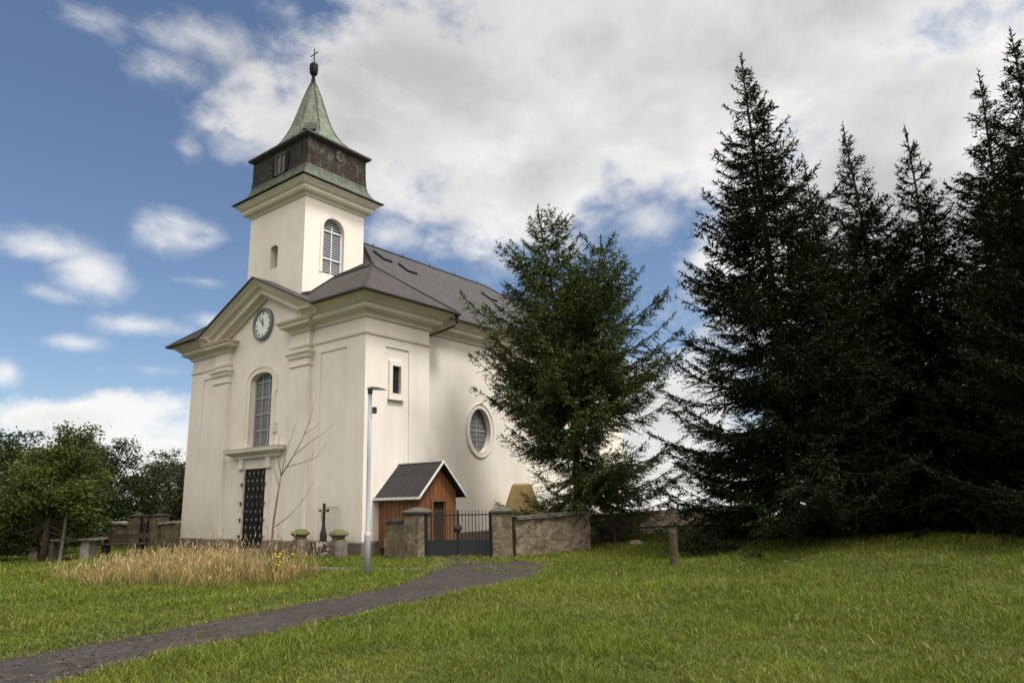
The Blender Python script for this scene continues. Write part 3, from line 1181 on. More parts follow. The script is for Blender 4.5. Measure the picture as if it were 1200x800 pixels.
# ---- small window in the block side
b = MB()
for r in ((1.08, 1.24, 5.17, 6.48), (1.64, 1.75, 5.17, 6.48), (1.24, 1.64, 6.32, 6.48), (1.24, 1.64, 5.17, 5.34)):
    b.box(r[0], r[1], -.02, .06, r[2], r[3])
b.box(1.05, 1.79, -.06, .02, 5.10, 5.17)
sw = b.build('side_window', M['trim'], church)
b = MB(); b.box(1.25, 1.63, .10, .12, 5.35, 6.31); b.build('pane', M['glass_dark'], sw)
b = MB()
for z in (5.58, 5.83, 6.07):
    b.box(1.25, 1.63, .085, .098, z-.012, z+.012)
b.box(1.43, 1.45, .083, .1, 5.35, 6.31)
b.build('window_bars', M['black_iron'], sw)

# ---- oval window of the nave
b = MB()
full = [(oc+ow*math.cos(2*math.pi*k/48), ozc+oh*math.sin(2*math.pi*k/48)) for k in range(49)]
o1 = [(oc+(ow+.17)*math.cos(2*math.pi*k/48), ozc+(oh+.17)*math.sin(2*math.pi*k/48)) for k in range(49)]
o2 = [(oc+(ow+.21)*math.cos(2*math.pi*k/48), ozc+(oh+.21)*math.sin(2*math.pi*k/48)) for k in range(49)]
b.ring(full, o1, NV, .01, -.03)
b.ring(o1, o2, NV, .01, -.055)
ov = b.build('oval_window', M['trim'], church)
b = MB(); b.face([NV(a, z, .22) for a, z in full[:-1]]); b.build('pane', M['glass'], ov)
b = MB()
for k in range(-3, 4):
    x = oc+k*.165
    h = oh*math.sqrt(max(0, 1-((x-oc)/ow)**2))
    w = .022 if k == 0 else .008
    b.box(x-w, x+w, VN+.195, VN+.21, ozc-h, ozc+h)
for k in range(-4, 5):
    z = ozc+k*.19
    h = ow*math.sqrt(max(0, 1-((z-ozc)/oh)**2))
    w = .022 if k == 0 else .008
    b.box(oc-h, oc+h, VN+.19, VN+.205, z-w, z+w)
b.build('window_bars', M['frame_grey'], ov)
# further nave windows hidden by the tree
for uo in (10.9, 15.4):
    b = MB()
    b.ring([(a+uo-oc, z) for a, z in full], [(a+uo-oc, z) for a, z in o1], NV, .01, -.03)
    w_ = b.build('oval_window', M['trim'], church)
    b = MB(); b.loft([[NV(a+uo-oc, z, d) for a, z in full[:-1]] for d in (.02, -.006)]); b.build('pane', M['glass'], w_)

# ---- tower
T0, T1, TV0, TV1 = .05, 3.0, 3.78, 7.58
TZ = 13.75
tw = MB()
TF = lambda a, z, d: (T0+d, a, z)
TS = lambda a, z, d: (a, TV0+d, z)
TWa, TWb, TWz0, TWz1 = 5.50, 6.02, 10.92, 11.92
cells(tw, TF, [TV0, TWa, TWb, TV1], [8.8, TWz0, TWz1, TZ+.1], lambda a, z: .35 if TWa < a < TWb and TWz0 < z < TWz1 else 0)
arch_fill(tw, TF, arch_pts(TWa, TWb, TWz1-.14, .14), TWz1, 0, .35)
LA, LB, LZ0, LZS, LR = .93, 1.96, 10.55, 12.45, .50
cells(tw, TS, [T0, LA, LB, T1], [8.8, LZ0, LZS+LR, TZ+.1], lambda a, z: .28 if LA < a < LB and LZ0 < z < LZS+LR else 0)
arch_fill(tw, TS, arch_pts(LA, LB, LZS, LR), LZS+LR, 0, .28)
tw.face([(T1, TV0, 8.8), (T1, TV1, 8.8), (T1, TV1, TZ+.1), (T1, TV0, TZ+.1)])
tw.face([(T0, TV1, 8.8), (T1, TV1, 8.8), (T1, TV1, TZ+.1), (T0, TV1, TZ+.1)])
tower = tw.build('tower', M['plaster'], church)
b = MB()
loop = [(T0, TV0+.8), (T0, TV0), (T1, TV0), (T1, TV1), (T0, TV1), (T0, TV0+.8)]
b.sweep([(-.03, 13.50), (.05, 13.52), (.09, 13.60), (.22, 13.66), (.28, 13.74), (.28, 13.84), (.36, 13.90), (.46, 14.02), (.50, 14.06), (.50, 14.10), (-.03, 14.10)], loop)
b.build('tower_cornice', M['cornice'], tower)
b = MB()
i1 = [(LA, LZ0)]+arch_pts(LA, LB, LZS, LR)+[(LB, LZ0)]
i2 = [(LA-.13, LZ0)]+arch_pts(LA-.13, LB+.13, LZS, LR+.13)+[(LB+.13, LZ0)]
b.ring(i1, i2, TS, .01, -.03)
b.build('louvre_surround', M['trim'], tower)
b = MB(); b.face([TF(a, z, .33) for a, z in [(TWa, TWz0), (TWb, TWz0), (TWb, TWz1), (TWa, TWz1)]]); b.build('window_pane', M['glass_dark'], tower)
b = MB(); b.face([TS(a, z, .26) for a, z in i1]); b.build('louvre_back', M['void'], tower)
b = MB()
ns = 24
for k in range(ns):
    z = LZ0+.04+k*(LZS+LR-LZ0-.06)/ns
    ha = (LB-LA)/2
    if z > LZS:
        ha = ha*math.sqrt(max(0.02, 1-((z-LZS)/LR)**2))
    c = (LA+LB)/2
    b.hexa([(c-ha, TV0+.15, z), (c+ha, TV0+.15, z), (c+ha, TV0+.24, z+.055), (c-ha, TV0+.24, z+.055),
            (c-ha, TV0+.15, z+.018), (c+ha, TV0+.15, z+.018), (c+ha, TV0+.24, z+.073), (c-ha, TV0+.24, z+.073)])
b.box((LA+LB)/2-.018, (LA+LB)/2+.018, TV0+.12, TV0+.15, LZ0, LZS+LR-.3)
b.box(LA, LB, TV0+.11, TV0+.145, 11.20, 11.235)
b.box(LA, LB, TV0+.11, TV0+.145, 12.38, 12.415)
for a in (LA+.03, LB-.03):
    b.box(a-.03, a+.03, TV0+.125, TV0+.15, LZ0, LZS)
b.build('louvre', M['louvre'], tower)
b = MB()
fl = []
for u in (T0+.0, .45, .9, 1.3, RU, 1.9, 2.3, 2.7, T1+.02):
    zz = rz(u) if u < RU else RZ+(u-RU)*.62
    if u < .5: zz = max(zz, ZE+(GZ-ZE)/(GM-GA)*(TV0-GA)+.0)
    fl.append((u, zz))
for (u, z), (u2, z2) in zip(fl[:-1], fl[1:]):
    b.hexa([(u, TV0-.03, z-.5), (u2, TV0-.03, z2-.5), (u2, TV0+.02, z2-.5), (u, TV0+.02, z-.5),
            (u, TV0-.03, z+.09), (u2, TV0-.03, z2+.09), (u2, TV0+.02, z2+.09), (u, TV0+.02, z+.09)])
b.build('roof_flashing', M['slate_brown'], tower)


# ---- belfry
def loft_uv(name, rings, mat, parent, cap=True):
    me = bpy.data.meshes.new(name)
    vs, fs, uvs = [], [], []
    n_ = len(rings[0])
    for k in range(len(rings)-1):
        for j in range(n_):
            q = [np.array(p, float) for p in (rings[k][j], rings[k][(j+1) % n_], rings[k+1][(j+1) % n_], rings[k+1][j])]
            if np.linalg.norm(q[0]-q[1]) < 1e-5 and np.linalg.norm(q[2]-q[3]) < 1e-5:
                continue
            m = (q[0]+q[1]+q[2]+q[3])/4
            h = (q[1]-q[0])+(q[2]-q[3]); h[2] = 0; h /= np.linalg.norm(h)+1e-9
            i0 = len(vs); vs += [tuple(p) for p in q]
            fs.append((i0, i0+1, i0+2, i0+3))
            s0 = sum(np.linalg.norm(np.array(rings[t+1][j])-np.array(rings[t][j])) for t in range(k))
            ds = np.linalg.norm(q[3]-q[0])
            uvs.append([(q[0] @ h, s0), (q[1] @ h, s0), (q[2] @ h, s0+ds), (q[3] @ h, s0+ds)])
    if cap:
        for rg_ in (rings[0][::-1], rings[-1]):
            i0 = len(vs); vs += [tuple(p) for p in rg_]; fs.append(tuple(range(i0, i0+n_))); uvs.append([(0, 0)]*n_)
    me.from_pydata(vs, [], fs)
    ul = me.uv_layers.new(name='UVMap'); li = 0
    for u in uvs:
        for t in u:
            ul.data[li].uv = t; li += 1
    me.materials.append(mat)
    o = bpy.data.objects.new(name, me); COL.objects.link(o); o.parent = parent
    return o


def rect(o, z): return [(T0-o, TV0-o, z), (T1+o, TV0-o, z), (T1+o, TV1+o, z), (T0-o, TV1+o, z)]


skirt = [(.60, 14.12), (.60, 14.16), (.44, 14.24), (.30, 14.36), (.18, 14.52), (.10, 14.70), (.055, 14.92)]
body = [(.055, 14.92), (.03, 15.3), (.02, 16.12)]
bel = loft_uv('belfry', [rect(o, z) for o, z in body], M['slate_green'], church)
loft_uv('skirt_roof', [rect(o, z) for o, z in skirt], M['skirt'], bel)
# right-hand face carries different, peeling cladding
loft_uv('peeling_cladding', [[(T0-o+.02, TV0-o-.006, z), (T1+o-.02, TV0-o-.006, z), (T1+o-.02, TV0-o+.01, z), (T0-o+.02, TV0-o+.01, z)] for o, z in ((.055, 14.93), (.03, 15.3), (.02, 16.10))], M['belfry_brown'], bel)
b = MB()
b.sweep([(-.05, 16.08), (.06, 16.10), (.16, 16.16), (.20, 16.20), (.20, 16.27), (-.05, 16.27)], loop)
b.build('eaves_board', M['dark_lead'], bel)
b = MB()
for vv in (5.20, 5.84):
    b.box(T0-.10, T0+.02, vv-.02, vv+.02, 14.98, 15.86)
b.box(T0-.10, T0+.02, 5.20, 5.84, 15.82, 15.86); b.box(T0-.10, T0+.02, 5.20, 5.84, 14.96, 15.00)
b.box(T0-.085, T0+.02, 5.49, 5.55, 15.0, 15.8)
bw = b.build('belfry_window', simple('weathered_window_frame', (.12, .125, .13), .85, .1), bel)
b = MB(); b.box(T0-.05, T0+.02, 5.22, 5.82, 15.0, 15.82); b.build('pane', M['glass_dark'], bw)
for a, e in ((5.18, 4.96), (5.86, 6.08)):
    b = MB(); b.box(T0-.09, T0-.05, a, e, 14.98, 15.84); b.build('shutter', simple('dark_shutter', (.022, .022, .022), .9, .05), bw)
b = MB()
hx = [(1.58+.20*math.cos(math.radians(60*k+90)), 15.76+.26*math.sin(math.radians(60*k+90))) for k in range(7)]
hi_ = [(1.58+.13*math.cos(math.radians(60*k+90)), 15.76+.18*math.sin(math.radians(60*k+90))) for k in range(7)]
b.ring(hi_, hx, lambda a, z, d: (a, TV0-.03+d, z), .0, -.04)
hw = b.build('hexagonal_opening', M['copper'], bel)
b = MB(); b.face([(a, TV0-.035, z) for a, z in hi_[:-1]]); b.build('pane', M['glass_dark'], hw)

# ---- spire
CU, CV = (T0+T1)/2, (TV0+TV1)/2
HU, HV = (T1-T0)/2, (TV1-TV0)/2


def octo(f, ch, z):      # f: half width relative to each side; ch: chamfer share 0..1
    a, c = f, f
    au, av = HU*f, HV*f
    cu_, cv_ = au*ch, av*ch
    return [(CU-au+cu_, CV-av, z), (CU+au-cu_, CV-av, z), (CU+au, CV-av+cv_, z), (CU+au, CV+av-cv_, z),
            (CU+au-cu_, CV+av, z), (CU-au+cu_, CV+av, z), (CU-au, CV+av-cv_, z), (CU-au, CV-av+cv_, z)]


sp = [(1.10, .0, 16.24), (1.10, .0, 16.29), (1.02, .04, 16.34), (.92, .12, 16.44), (.82, .26, 16.60), (.72, .42, 16.84), (.63, .53, 17.15), (.53, .586, 17.55),
      (.43, .586, 18.05), (.33, .586, 18.62), (.22, .586, 19.25), (.11, .586, 19.80), (.06, .586, 20.0)]
# square-base ratio fades to a regular octagon higher up
spr = loft_uv('spire', [octo(*q) for q in sp], M['copper'], church)
b = MB()
for j in range(8):
    b.tube([np.array(octo(*q)[j])+(0, 0, .01) for q in sp[4:]], [.028]*len(sp[4:]), 5)
b.build('spire_ridge', M['copper'], spr)
b = MB()
dv = np.array([-1, -1.])/math.sqrt(2)
dvp = np.array([1, -1.])/math.sqrt(2)
hc = np.array([CU-HU*.53, CV-HV*.53])
b.hexa([(*(hc+dv*.16-dvp*.26), 16.98), (*(hc+dv*.16+dvp*.26), 16.98), (*(hc-dv*.2+dvp*.26), 16.98), (*(hc-dv*.2-dvp*.26), 16.98),
        (*(hc+dv*.08-dvp*.26), 17.30), (*(hc+dv*.08+dvp*.26), 17.30), (*(hc-dv*.2+dvp*.26), 17.42), (*(hc-dv*.2-dvp*.26), 17.42)])
b.build('spire_hatch', M['copper'], spr)
b = MB()
b.lathe((CU, CV), [(.15, 19.95), (.10, 20.1), (.075, 20.35), (.085, 20.48)], 10)
b.lathe((CU, CV), [(.08, 20.44), (.14, 20.48), (.175, 20.56), (.185, 20.64), (.165, 20.66), (.19, 20.68), (.19, 20.94), (.17, 20.98), (.08, 21.07)], 16)
fin = b.build('finial', M['slate_green'], spr, False)
b = MB()
b.tube([(CU, CV, 21.05), (CU, CV, 21.80)], .026, 6)
b.tube([(CU, CV-.27, 21.52), (CU, CV+.27, 21.52)], .024, 6)
b.build('cross', M['black_iron'], spr)

# ================================================================== shed by the church side
shed = thing('shed', (1.5, -.92, 0), 'small orange boarded lean shed with dark gabled roof against the church side wall', 'shed')
SU0, SU1, SV = .69, 2.42, -1.85
sm = (SU0+SU1)/2
SZ0, SZE, SZR = .22, 1.99, 2.80
nb = 19
for ua_, ub_, sg_ in ((SU0, SU0+.03, -1), (SU1-.03, SU1, 1)):       # the two long sides
    b = MB()
    for k in range(nb):
        v0 = SV+(-.02-SV)*k/nb; v1_ = SV+(-.02-SV)*(k+1)/nb
        b.box(ua_-(.012*(k % 2) if sg_ < 0 else 0), ub_+(.012*(k % 2) if sg_ > 0 else 0), v0+.003, v1_-.003, SZ0, SZE-.04)
    b.build('wall', M['boards'], shed)
b = MB()
ng = 18
DU0, DU1, DZ = 1.30, 1.88, 1.62
for k in range(ng):
    u0 = SU0+(SU1-SU0)*k/ng+.003; u1 = SU0+(SU1-SU0)*(k+1)/ng-.003
    zt = lambda u: SZE+(SZR-SZE)*(1-abs(u-sm)/((SU1-SU0)/2))-.04
    o_ = .012*(k % 2)
    zb = SZ0
    if DU0-.01 < (u0+u1)/2 < DU1+.01:
        zb = DZ
    b.hexa([(u0, SV-o_, zb), (u1, SV-o_, zb), (u1, SV+.03, zb), (u0, SV+.03, zb),
            (u0, SV-o_, zt(u0)), (u1, SV-o_, zt(u1)), (u1, SV+.03, zt(u1)), (u0, SV+.03, zt(u0))])
b.build('gable', M['boards'], shed)
b = MB()
b.box(DU0-.07, DU0, SV-.05, SV+.03, SZ0, DZ+.07); b.box(DU1, DU1+.07, SV-.05, SV+.03, SZ0, DZ+.07); b.box(DU0, DU1, SV-.05, SV+.03, DZ, DZ+.07)
sf = b.build('door_frame', M['boards'], shed)
b = MB()
for k in range(6):
    u0 = DU0+(DU1-DU0)*k/6
    b.box(u0+.003, u0+(DU1-DU0)/6-.003, SV+.04, SV+.06, SZ0, 1.38)
b.box(DU0, DU1, SV+.10, SV+.12, 1.38, DZ)
b.build('door', M['dark_wood'], shed)
b = MB()
b.box(SU0+.03, SU1-.03, SV+.05, -.03, -.3, SZ0+.02)
b.build('base', M['dark_wood'], shed)
ov_ = .26
eu = .24
kk = (SZR+.06-SZE)/((SU1-SU0)/2)
ze_ = SZE-kk*eu+.03
zr_ = SZR+.10
faces = [[(SU0-eu, SV-ov_, ze_), (SU0-eu, -.01, ze_), (sm, -.01, zr_), (sm, SV-ov_, zr_)],
         [(SU1+eu, SV-ov_, ze_), (SU1+eu, -.01, ze_), (sm, -.01, zr_), (sm, SV-ov_, zr_)]]
roof_obj('roof', faces, M['felt'], shed, .05)
b = MB()
for s, uu in ((1, SU0-eu), (-1, SU1+eu)):
    # verge boards on the front gable
    P = [(uu, ze_), (sm, zr_)]
    (ua, za), (ub, zb) = P
    b.hexa([(ua, SV-ov_-.03, za-.06), (ub, SV-ov_-.03, zb-.06), (ub, SV-ov_+.0, zb-.06), (ua, SV-ov_+.0, za-.06),
            (ua, SV-ov_-.03, za+.025), (ub, SV-ov_-.03, zb+.025), (ub, SV-ov_+.0, zb+.025), (ua, SV-ov_+.0, za+.025)])
b.box(SU0-eu-.03, SU0-eu, SV-ov_, -.012, ze_-.07, ze_+.012)
b.box(sm-.05, sm+.05, SV-ov_, -.012, zr_-.01, zr_+.025)
b.hexa([(SU0-eu, -.04, ze_+.003), (sm, -.04, zr_+.003), (sm, -.012, zr_+.003), (SU0-eu, -.012, ze_+.003),
        (SU0-eu, -.04, ze_+.04), (sm, -.04, zr_+.04), (sm, -.012, zr_+.04), (SU0-eu, -.012, ze_+.04)])
b.build('verge_board', M['white_paint'], shed)

# ================================================================== churchyard walls, piers and gate


def rough_obox(mb, p0, p1, half, z0, z1, z0b=None, z1b=None, n=10, m=4, amp=.018, seed=1):
    """slab with slightly uneven faces"""
    rg = np.random.default_rng(seed)
    p0 = np.array(p0, float); p1 = np.array(p1, float)
    d = (p1-p0); L_ = np.hypot(*d); d /= L_
    nn_ = np.array([-d[1], d[0]])
    z0b = z0 if z0b is None else z0b; z1b = z1 if z1b is None else z1b
    rings = []
    for i in range(n+1):
        t = i/n
        c = p0+d*L_*t
        a = z0+(z0b-z0)*t; e = z1+(z1b-z1)*t
        pts = []
        for j in range(m+1):
            pts.append((-1, a+(e-a)*j/m))
        for j in range(m, -1, -1):
            pts.append((1, a+(e-a)*j/m))
        rings.append([(*(c+nn_*(s*half+rg.normal(0, amp))+d*rg.normal(0, amp*.4)), z+rg.normal(0, amp*.6)) for s, z in pts])
    mb.loft(rings)


def wall_thing(label, p0, p1, half, zg0, zg1, zt0, zt1, seed, cap=True, group=None, capmat=None):
    c = ((p0[0]+p1[0])/2, (p0[1]+p1[1])/2, 0)
    t = thing('churchyard_wall', c, label, 'wall', group)
    b = MB()
    L_ = math.hypot(p1[0]-p0[0], p1[1]-p0[1])
    rough_obox(b, p0, p1, half, zg0-.4, zt0, zg1-.4, zt1, max(6, int(L_/.22)), 6, .016, seed)
    b.build('wall_body', M['wall'], t)
    if cap:
        b = MB()
        rg = np.random.default_rng(seed+50)
        k = max(2, int(L_/.55))
        for i in range(k):
            t0, t1 = i/k, (i+1)/k
            q0 = np.array(p0)+(np.array(p1)-np.array(p0))*(t0+.004); q1 = np.array(p0)+(np.array(p1)-np.array(p0))*(t1-.004)
            z_a = zt0+(zt1-zt0)*t0; z_b = zt0+(zt1-zt0)*t1
            j = rg.normal(0, .012)
            rough_obox(b, q0, q1, half+.07, z_a-.01+j, z_a+.085+j, z_b-.01+j, z_b+.085+j, 4, 1, .008, seed+i)
        b.build('capstone', capmat or M['capstone'], t)
    return t


def pier(c, half, zg, zt, ang, label, seed, group='stone gate piers', capz=.2):
    t = thing('gate_pier', (c[0], c[1], 0), label, 'gate pier', group)
    d = np.array([math.cos(ang), math.sin(ang)])*half
    b = MB(); rough_obox(b, np.array(c)-d, np.array(c)+d, half, zg-.4, zt, None, None, 4, 6, .014, seed)
    b.build('pier_body', M['wall'], t)
    b = MB()
    nn_ = np.array([-d[1], d[0]])
    rings = []
    for s, z in ((1.14, zt), (1.24, zt+.035), (1.24, zt+.08), (.9, zt+capz*.62), (.55, zt+capz*.85), (.25, zt+capz)):
        rings.append([(*(np.array(c)+sa*d*s+sb*nn_*s), z) for sa, sb in ((-1, -1), (1, -1), (1, 1), (-1, 1))])
    b.loft(rings)
    b.build('pier_cap', M['capstone'], t)
    return t


A0 = (.42, -.80); A1 = (.28, -1.85)
wall_thing('low stained stub of rough wall between the wooden shed and the gate', A0, A1, .17, 0, 0, 1.05, 1.07, 11)
pier((.27, -2.20), .28, 0, 1.27, math.radians(95), 'rough gate pier in front of the wooden shed, left of the gate', 21)
PR = (1.25, -4.72)
pier(PR, .29, .02, 1.24, math.radians(-52), 'rough gate pier with domed dark cap right of the gate', 22)
wall_thing('rough pale wall section with dark flat capstones right of the gate', (1.45, -4.93), (4.25, -5.75), .19, .02, .05, 1.06, 1.12, 12)
wall_thing('long stained churchyard wall half hidden behind the fir branches', (4.6, -4.5), (12.6, -8.3), .2, .1, .45, 1.0, 1.16, 13, False)

gate = thing('gate', (.62, -3.45, 0), 'black two-leaf iron gate with spiked bars and solid bottom panels', 'gate')
GL = np.array((.36, -2.52)); GR = np.array((1.06, -4.42))
gd = GR-GL; gl = np.hypot(*gd); gd /= gl
for s0, s1 in ((.0, .497), (.503, 1.0)):
    a = GL+gd*gl*s0; e = GL+gd*gl*s1
    b = MB()
    b.obox(a, e, .012, .08, .48)
    b.obox(a, e, .018, .46, .50); b.obox(a, e, .018, .06, .10)
    leaf = b.build('leaf', M['gate_sheet'], gate)
    b = MB()
    b.obox(a, e, .012, 1.20, 1.235)
    nb_ = 9
    for k in range(nb_+1):
        p = a+(e-a)*(.02+.96*k/nb_)
        top = 1.36 if 0 < k < nb_ else 1.32
        w_ = .011 if 0 < k < nb_ else .02
        b.tube([(*p, .49), (*p, top-.06)], w_, 6)
        b.tube([(*p, top-.06), (*p, top)], [w_*1.5, .002], 6)
    b.build('bars', M['black_iron'], leaf)
b = MB()
m_ = GL+gd*gl*.5
nrm2 = np.array([gd[1], -gd[0]])
nrm2 = nrm2 if nrm2 @ (CAM[:2]-m_) > 0 else -nrm2
pm = m_+nrm2*.03
for ang in range(0, 180, 45):
    q = np.array([math.cos(math.radians(ang)), math.sin(math.radians(ang))])*.13
    b.tube([(*(pm-gd*q[0]), .83-q[1]), (*(pm+gd*q[0]), .83+q[1])], .035, 6)
b.lathe((pm[0], pm[1]), [(.02, .75), (.10, .78), (.11, .83), (.10, .88), (.02, .91)], 10)
b.obox(m_-gd*.03, m_+gd*.03, .03, .06, 1.36)
b.build('lock_ornament', M['black_iron'], gate)
for q in (GL-gd*.05, GR+gd*.04):
    b = MB(); b.obox(q-gd*.03, q+gd*.03, .03, 0, 1.30); b.build('hinge_post', M['black_iron'], gate)

# left wall and small gate
wall_thing('pale capped churchyard wall section at the far left end beyond the little gate', (-.15, 16.95), (-.15, 15.28), .2, 0, 0, 1.02, .98, 14, True, None, M['pale_cap'])
pier((-.16, 14.95), .27, 0, 1.30, math.pi/2, 'flat-topped grey pier left of the small gate behind the dry grass', 23, 'piers of the small side gate', .13)
pier((-.10, 13.05), .27, 0, 1.30, math.pi/2, 'flat-topped grey pier right of the small gate, nearest the church front corner', 24, 'piers of the small side gate', .13)
wall_thing('churchyard wall section touching the left front corner of the church', (-.05, 12.72), (.02, 11.45), .2, 0, 0, 1.0, 1.04, 15, True, None, M['pale_cap'])
sg = thing('small_gate', (-.12, 14.0, 0), 'narrow dark sheet metal gate between two grey piers left of the church', 'gate')
b = MB(); b.box(-.14, -.10, 13.34, 14.66, .06, .62); b.build('panel', M['gate_sheet'], sg)
b = MB()
b.box(-.16, -.08, 14.56, 14.68, 0, 1.3)
for k in range(7):
    b.tube([(-.12, 13.42+k*.19, .6), (-.12, 13.42+k*.19, 1.02)], .012, 6)
b.box(-.14, -.10, 13.34, 14.6, .92, .95)
b.build('bars', M['black_iron'], sg)

# ================================================================== wayside cross with two pedestals
for (x, y), lab in (((-.55, 2.43), 'mossy capped stone pedestal left of the wayside cross'), ((-.55, .46), 'mossy capped stone pedestal right of the wayside cross')):
    t = thing('stone_pedestal', (x, y, 0), lab, 'pedestal', 'stone pedestals beside the cross')
    rg = np.random.default_rng(int(y*10))
    def sq(h, z, r=.0): return [(x+sx*h+rg.normal(0, .006), y+sy*h+rg.normal(0, .006), z) for sx, sy in ((-1, -.7), (-.7, -1), (.7, -1), (1, -.7), (1, .7), (.7, 1), (-.7, 1), (-1, .7))]
    b = MB(); b.loft([sq(.245, -.3), sq(.24, .1), sq(.235, .38), sq(.215, .50), (sq(.15, .55))]); b.build('shaft', M['pedestal'], t)
    b = MB(); b.loft([sq(.155, .55), sq(.17, .62), sq(.245, .67), sq(.255, .71), sq(.20, .78), sq(.12, .84), sq(.04, .855)]); b.build('cap', M['pedestal'], t)
    b.v = []
cr_ = thing('wayside_cross', (-.38, 1.45, 0), 'black iron crucifix rising from a rubble mound between the pedestals', 'cross')
b = MB()
rg = np.random.default_rng(5)
for k in range(46):
    a = rg.uniform(0, 6.28); r = rg.uniform(0, .27); z = rg.uniform(.0, .46)*(1-r*.9)
    s = rg.uniform(.06, .11)
    c = np.array([-.38+r*math.cos(a)*.8, 1.45+r*math.sin(a), z])
    ring = []
    for zz, rr in ((-.7, .5), (-.2, 1), (.4, .9), (.8, .4)):
        ring.append([tuple(c+s*np.array([rr*math.cos(t_)*rg.uniform(.8, 1.2), rr*math.sin(t_)*rg.uniform(.8, 1.2), zz])) for t_ in np.linspace(0, 6.28, 7)[:-1]])
    b.loft(ring)
b.build('rubble_base', M['rubble'], cr_)
b = MB()
xx, yy = -.38, 1.45
b.loft([[(xx+sx*h, yy+sy*h, z) for sx, sy in ((-1, -1), (1, -1), (1, 1), (-1, 1))] for h, z in ((.085, .40), (.08, .55), (.085, .66), (.05, .84), (.038, .92), (.034, 1.3), (.032, 1.60), (.042, 1.63), (.025, 1.67))])
b.box(xx-.035, xx+.035, yy-.22, yy+.22, 1.41, 1.47)
for s in (-1, 1):
    b.box(xx-.04, xx+.04, yy+s*.205-.025, yy+s*.205+.025, 1.395, 1.485)
b.build('iron_cross', M['black_iron'], cr_)
b = MB()
b.tube([(xx-.06, yy, 1.08), (xx-.07, yy, 1.22), (xx-.065, yy, 1.37)], [.017, .03, .034], 8)
b.tube([(xx-.07, yy, 1.36), (xx-.075, yy+.02, 1.47)], [.018, .026], 8)
b.tube([(xx-.065, yy-.18, 1.455), (xx-.065, yy, 1.39), (xx-.06, yy+.18, 1.455)], .012, 6)
b.build('corpus', M['bronze'], cr_)
b = MB()
b.tube([(-.05, 1.83, 1.53), (-.07, 1.12, 1.515)], .012, 6)
tag(b.build('iron_rod', M['black_iron']), 'thin horizontal iron rod on the wall right of the cross top', 'rod')

# ================================================================== lamp post
LX, LY = -3.47, -4.27
lz = g1(LX, LY)
lamp = thing('street_lamp', (LX, LY, lz), 'slim galvanised lamp post with a flat dark lamp head before the church corner', 'street lamp')
b = MB()
b.lathe((LX, LY), [(.076, lz-.2), (.076, lz+.93), (.072, lz+.97), (.050, lz+1.0), (.048, lz+2.6), (.046, lz+4.40)], 18)
b.build('pole', M['galv'], lamp, True)
b = MB()
b.lathe((LX, LY), [(.078, lz+.90), (.080, lz+.91), (.080, lz+.965), (.054, lz+.98)], 18)
b.build('collar', M['white_paint'], lamp)
hd = (rv*.85+np.array([-.5, -.2])*.3); hd /= np.hypot(*hd)
b = MB()
b.lathe((LX, LY), [(.055, lz+4.36), (.062, lz+4.38), (.062, lz+4.46), (.03, lz+4.50)], 12)
p0 = np.array((LX, LY))-hd*.06; nn_ = np.array([-hd[1], hd[0]])
rings = []
for s, w_, z, th in ((0, .06, 4.47, .05), (.12, .10, 4.475, .065), (.30, .12, 4.465, .05), (.46, .09, 4.445, .02)):
    c = p0+hd*s
    rings.append([(*(c-nn_*w_), lz+z), (*(c+nn_*w_), lz+z), (*(c+nn_*w_*.7), lz+z+th), (*(c-nn_*w_*.7), lz+z+th)])
b.loft(rings)
b.build('lamp_head', M['lamp_dark'], lamp)
b = MB()
c = np.array((LX, LY))+hd*.12
b.obox(c-hd*.04, c+hd*.05, .045, lz+3.86, lz+4.02)
b.tube([(LX, LY, lz+4.0), (*c, lz+3.98)], .012, 6)
b.build('sensor_box', M['lamp_dark'], lamp)

# ================================================================== wooden rail in the meadow
rail = thing('wooden_rail', (3.4, -8.3, 0), 'thin dark horizontal rail on two low posts in the grass before the wall', 'railing')
pA = (5.57, -4.95, .58); pB = (4.66, -6.38); pC = (.54, -10.38); pD = (.3, -11.75, 1.0)
b = MB()
b.tube([(5.57, -4.95, .58), (5.31, -6.2, .61), (4.43, -9.93, .76)], .028, 8)
b.build('rail_bar', M['rusty'], rail)
b = MB(); b.box(5.26, 5.36, -6.25, -6.15, -.3, .62); b.build('post', M['dark_wood'], rail)
b = MB()
rg = np.random.default_rng(9)
b.loft([[(pC[0]+r*math.cos(t_)*rg.uniform(.9, 1.1), pC[1]+r*math.sin(t_)*rg.uniform(.9, 1.1), z) for t_ in np.linspace(0, 6.283, 11)[:-1]] for r, z in ((.125, -.3), (.115, .1), (.105, .5), (.10, .78), (.08, .83))])
tag(b.build('fence_post', M['mossy_wood']), 'thick mossy weathered post standing alone in the lawn before the rail', 'post')
b = MB(); b.box(4.38, 4.48, -9.98, -9.88, -.2, .77); b.build('post', M['dark_wood'], rail)

# ================================================================== pale tomb behind the wall
tb = thing('tomb_monument', (7.9, -.55, 0), 'yellow sandstone grave monument with sloping sides behind the gate pier', 'grave monument')
b = MB()
tc_ = np.array((7.9, -.55)); ta = np.array([rv[0], rv[1]]); tn = np.array([-rv[1], rv[0]])
def trp(w, d, z): return [(*(tc_+ta*sx*w+tn*sy*d), z) for sx, sy in ((-1, -1), (1, -1), (1, 1), (-1, 1))]
b.loft([trp(.95, .4, -.2), trp(.88, .38, .6), trp(.74, .34, 1.2), trp(.40, .28, 2.15), trp(.30, .24, 2.22)])
b.build('tomb_body', M['sandstone'], tb)
b = MB(); b.loft([trp(1.05, .5, -.3), trp(1.0, .5, .1), trp(.96, .45, .14)]); b.build('tomb_base', M['rubble'], tb)

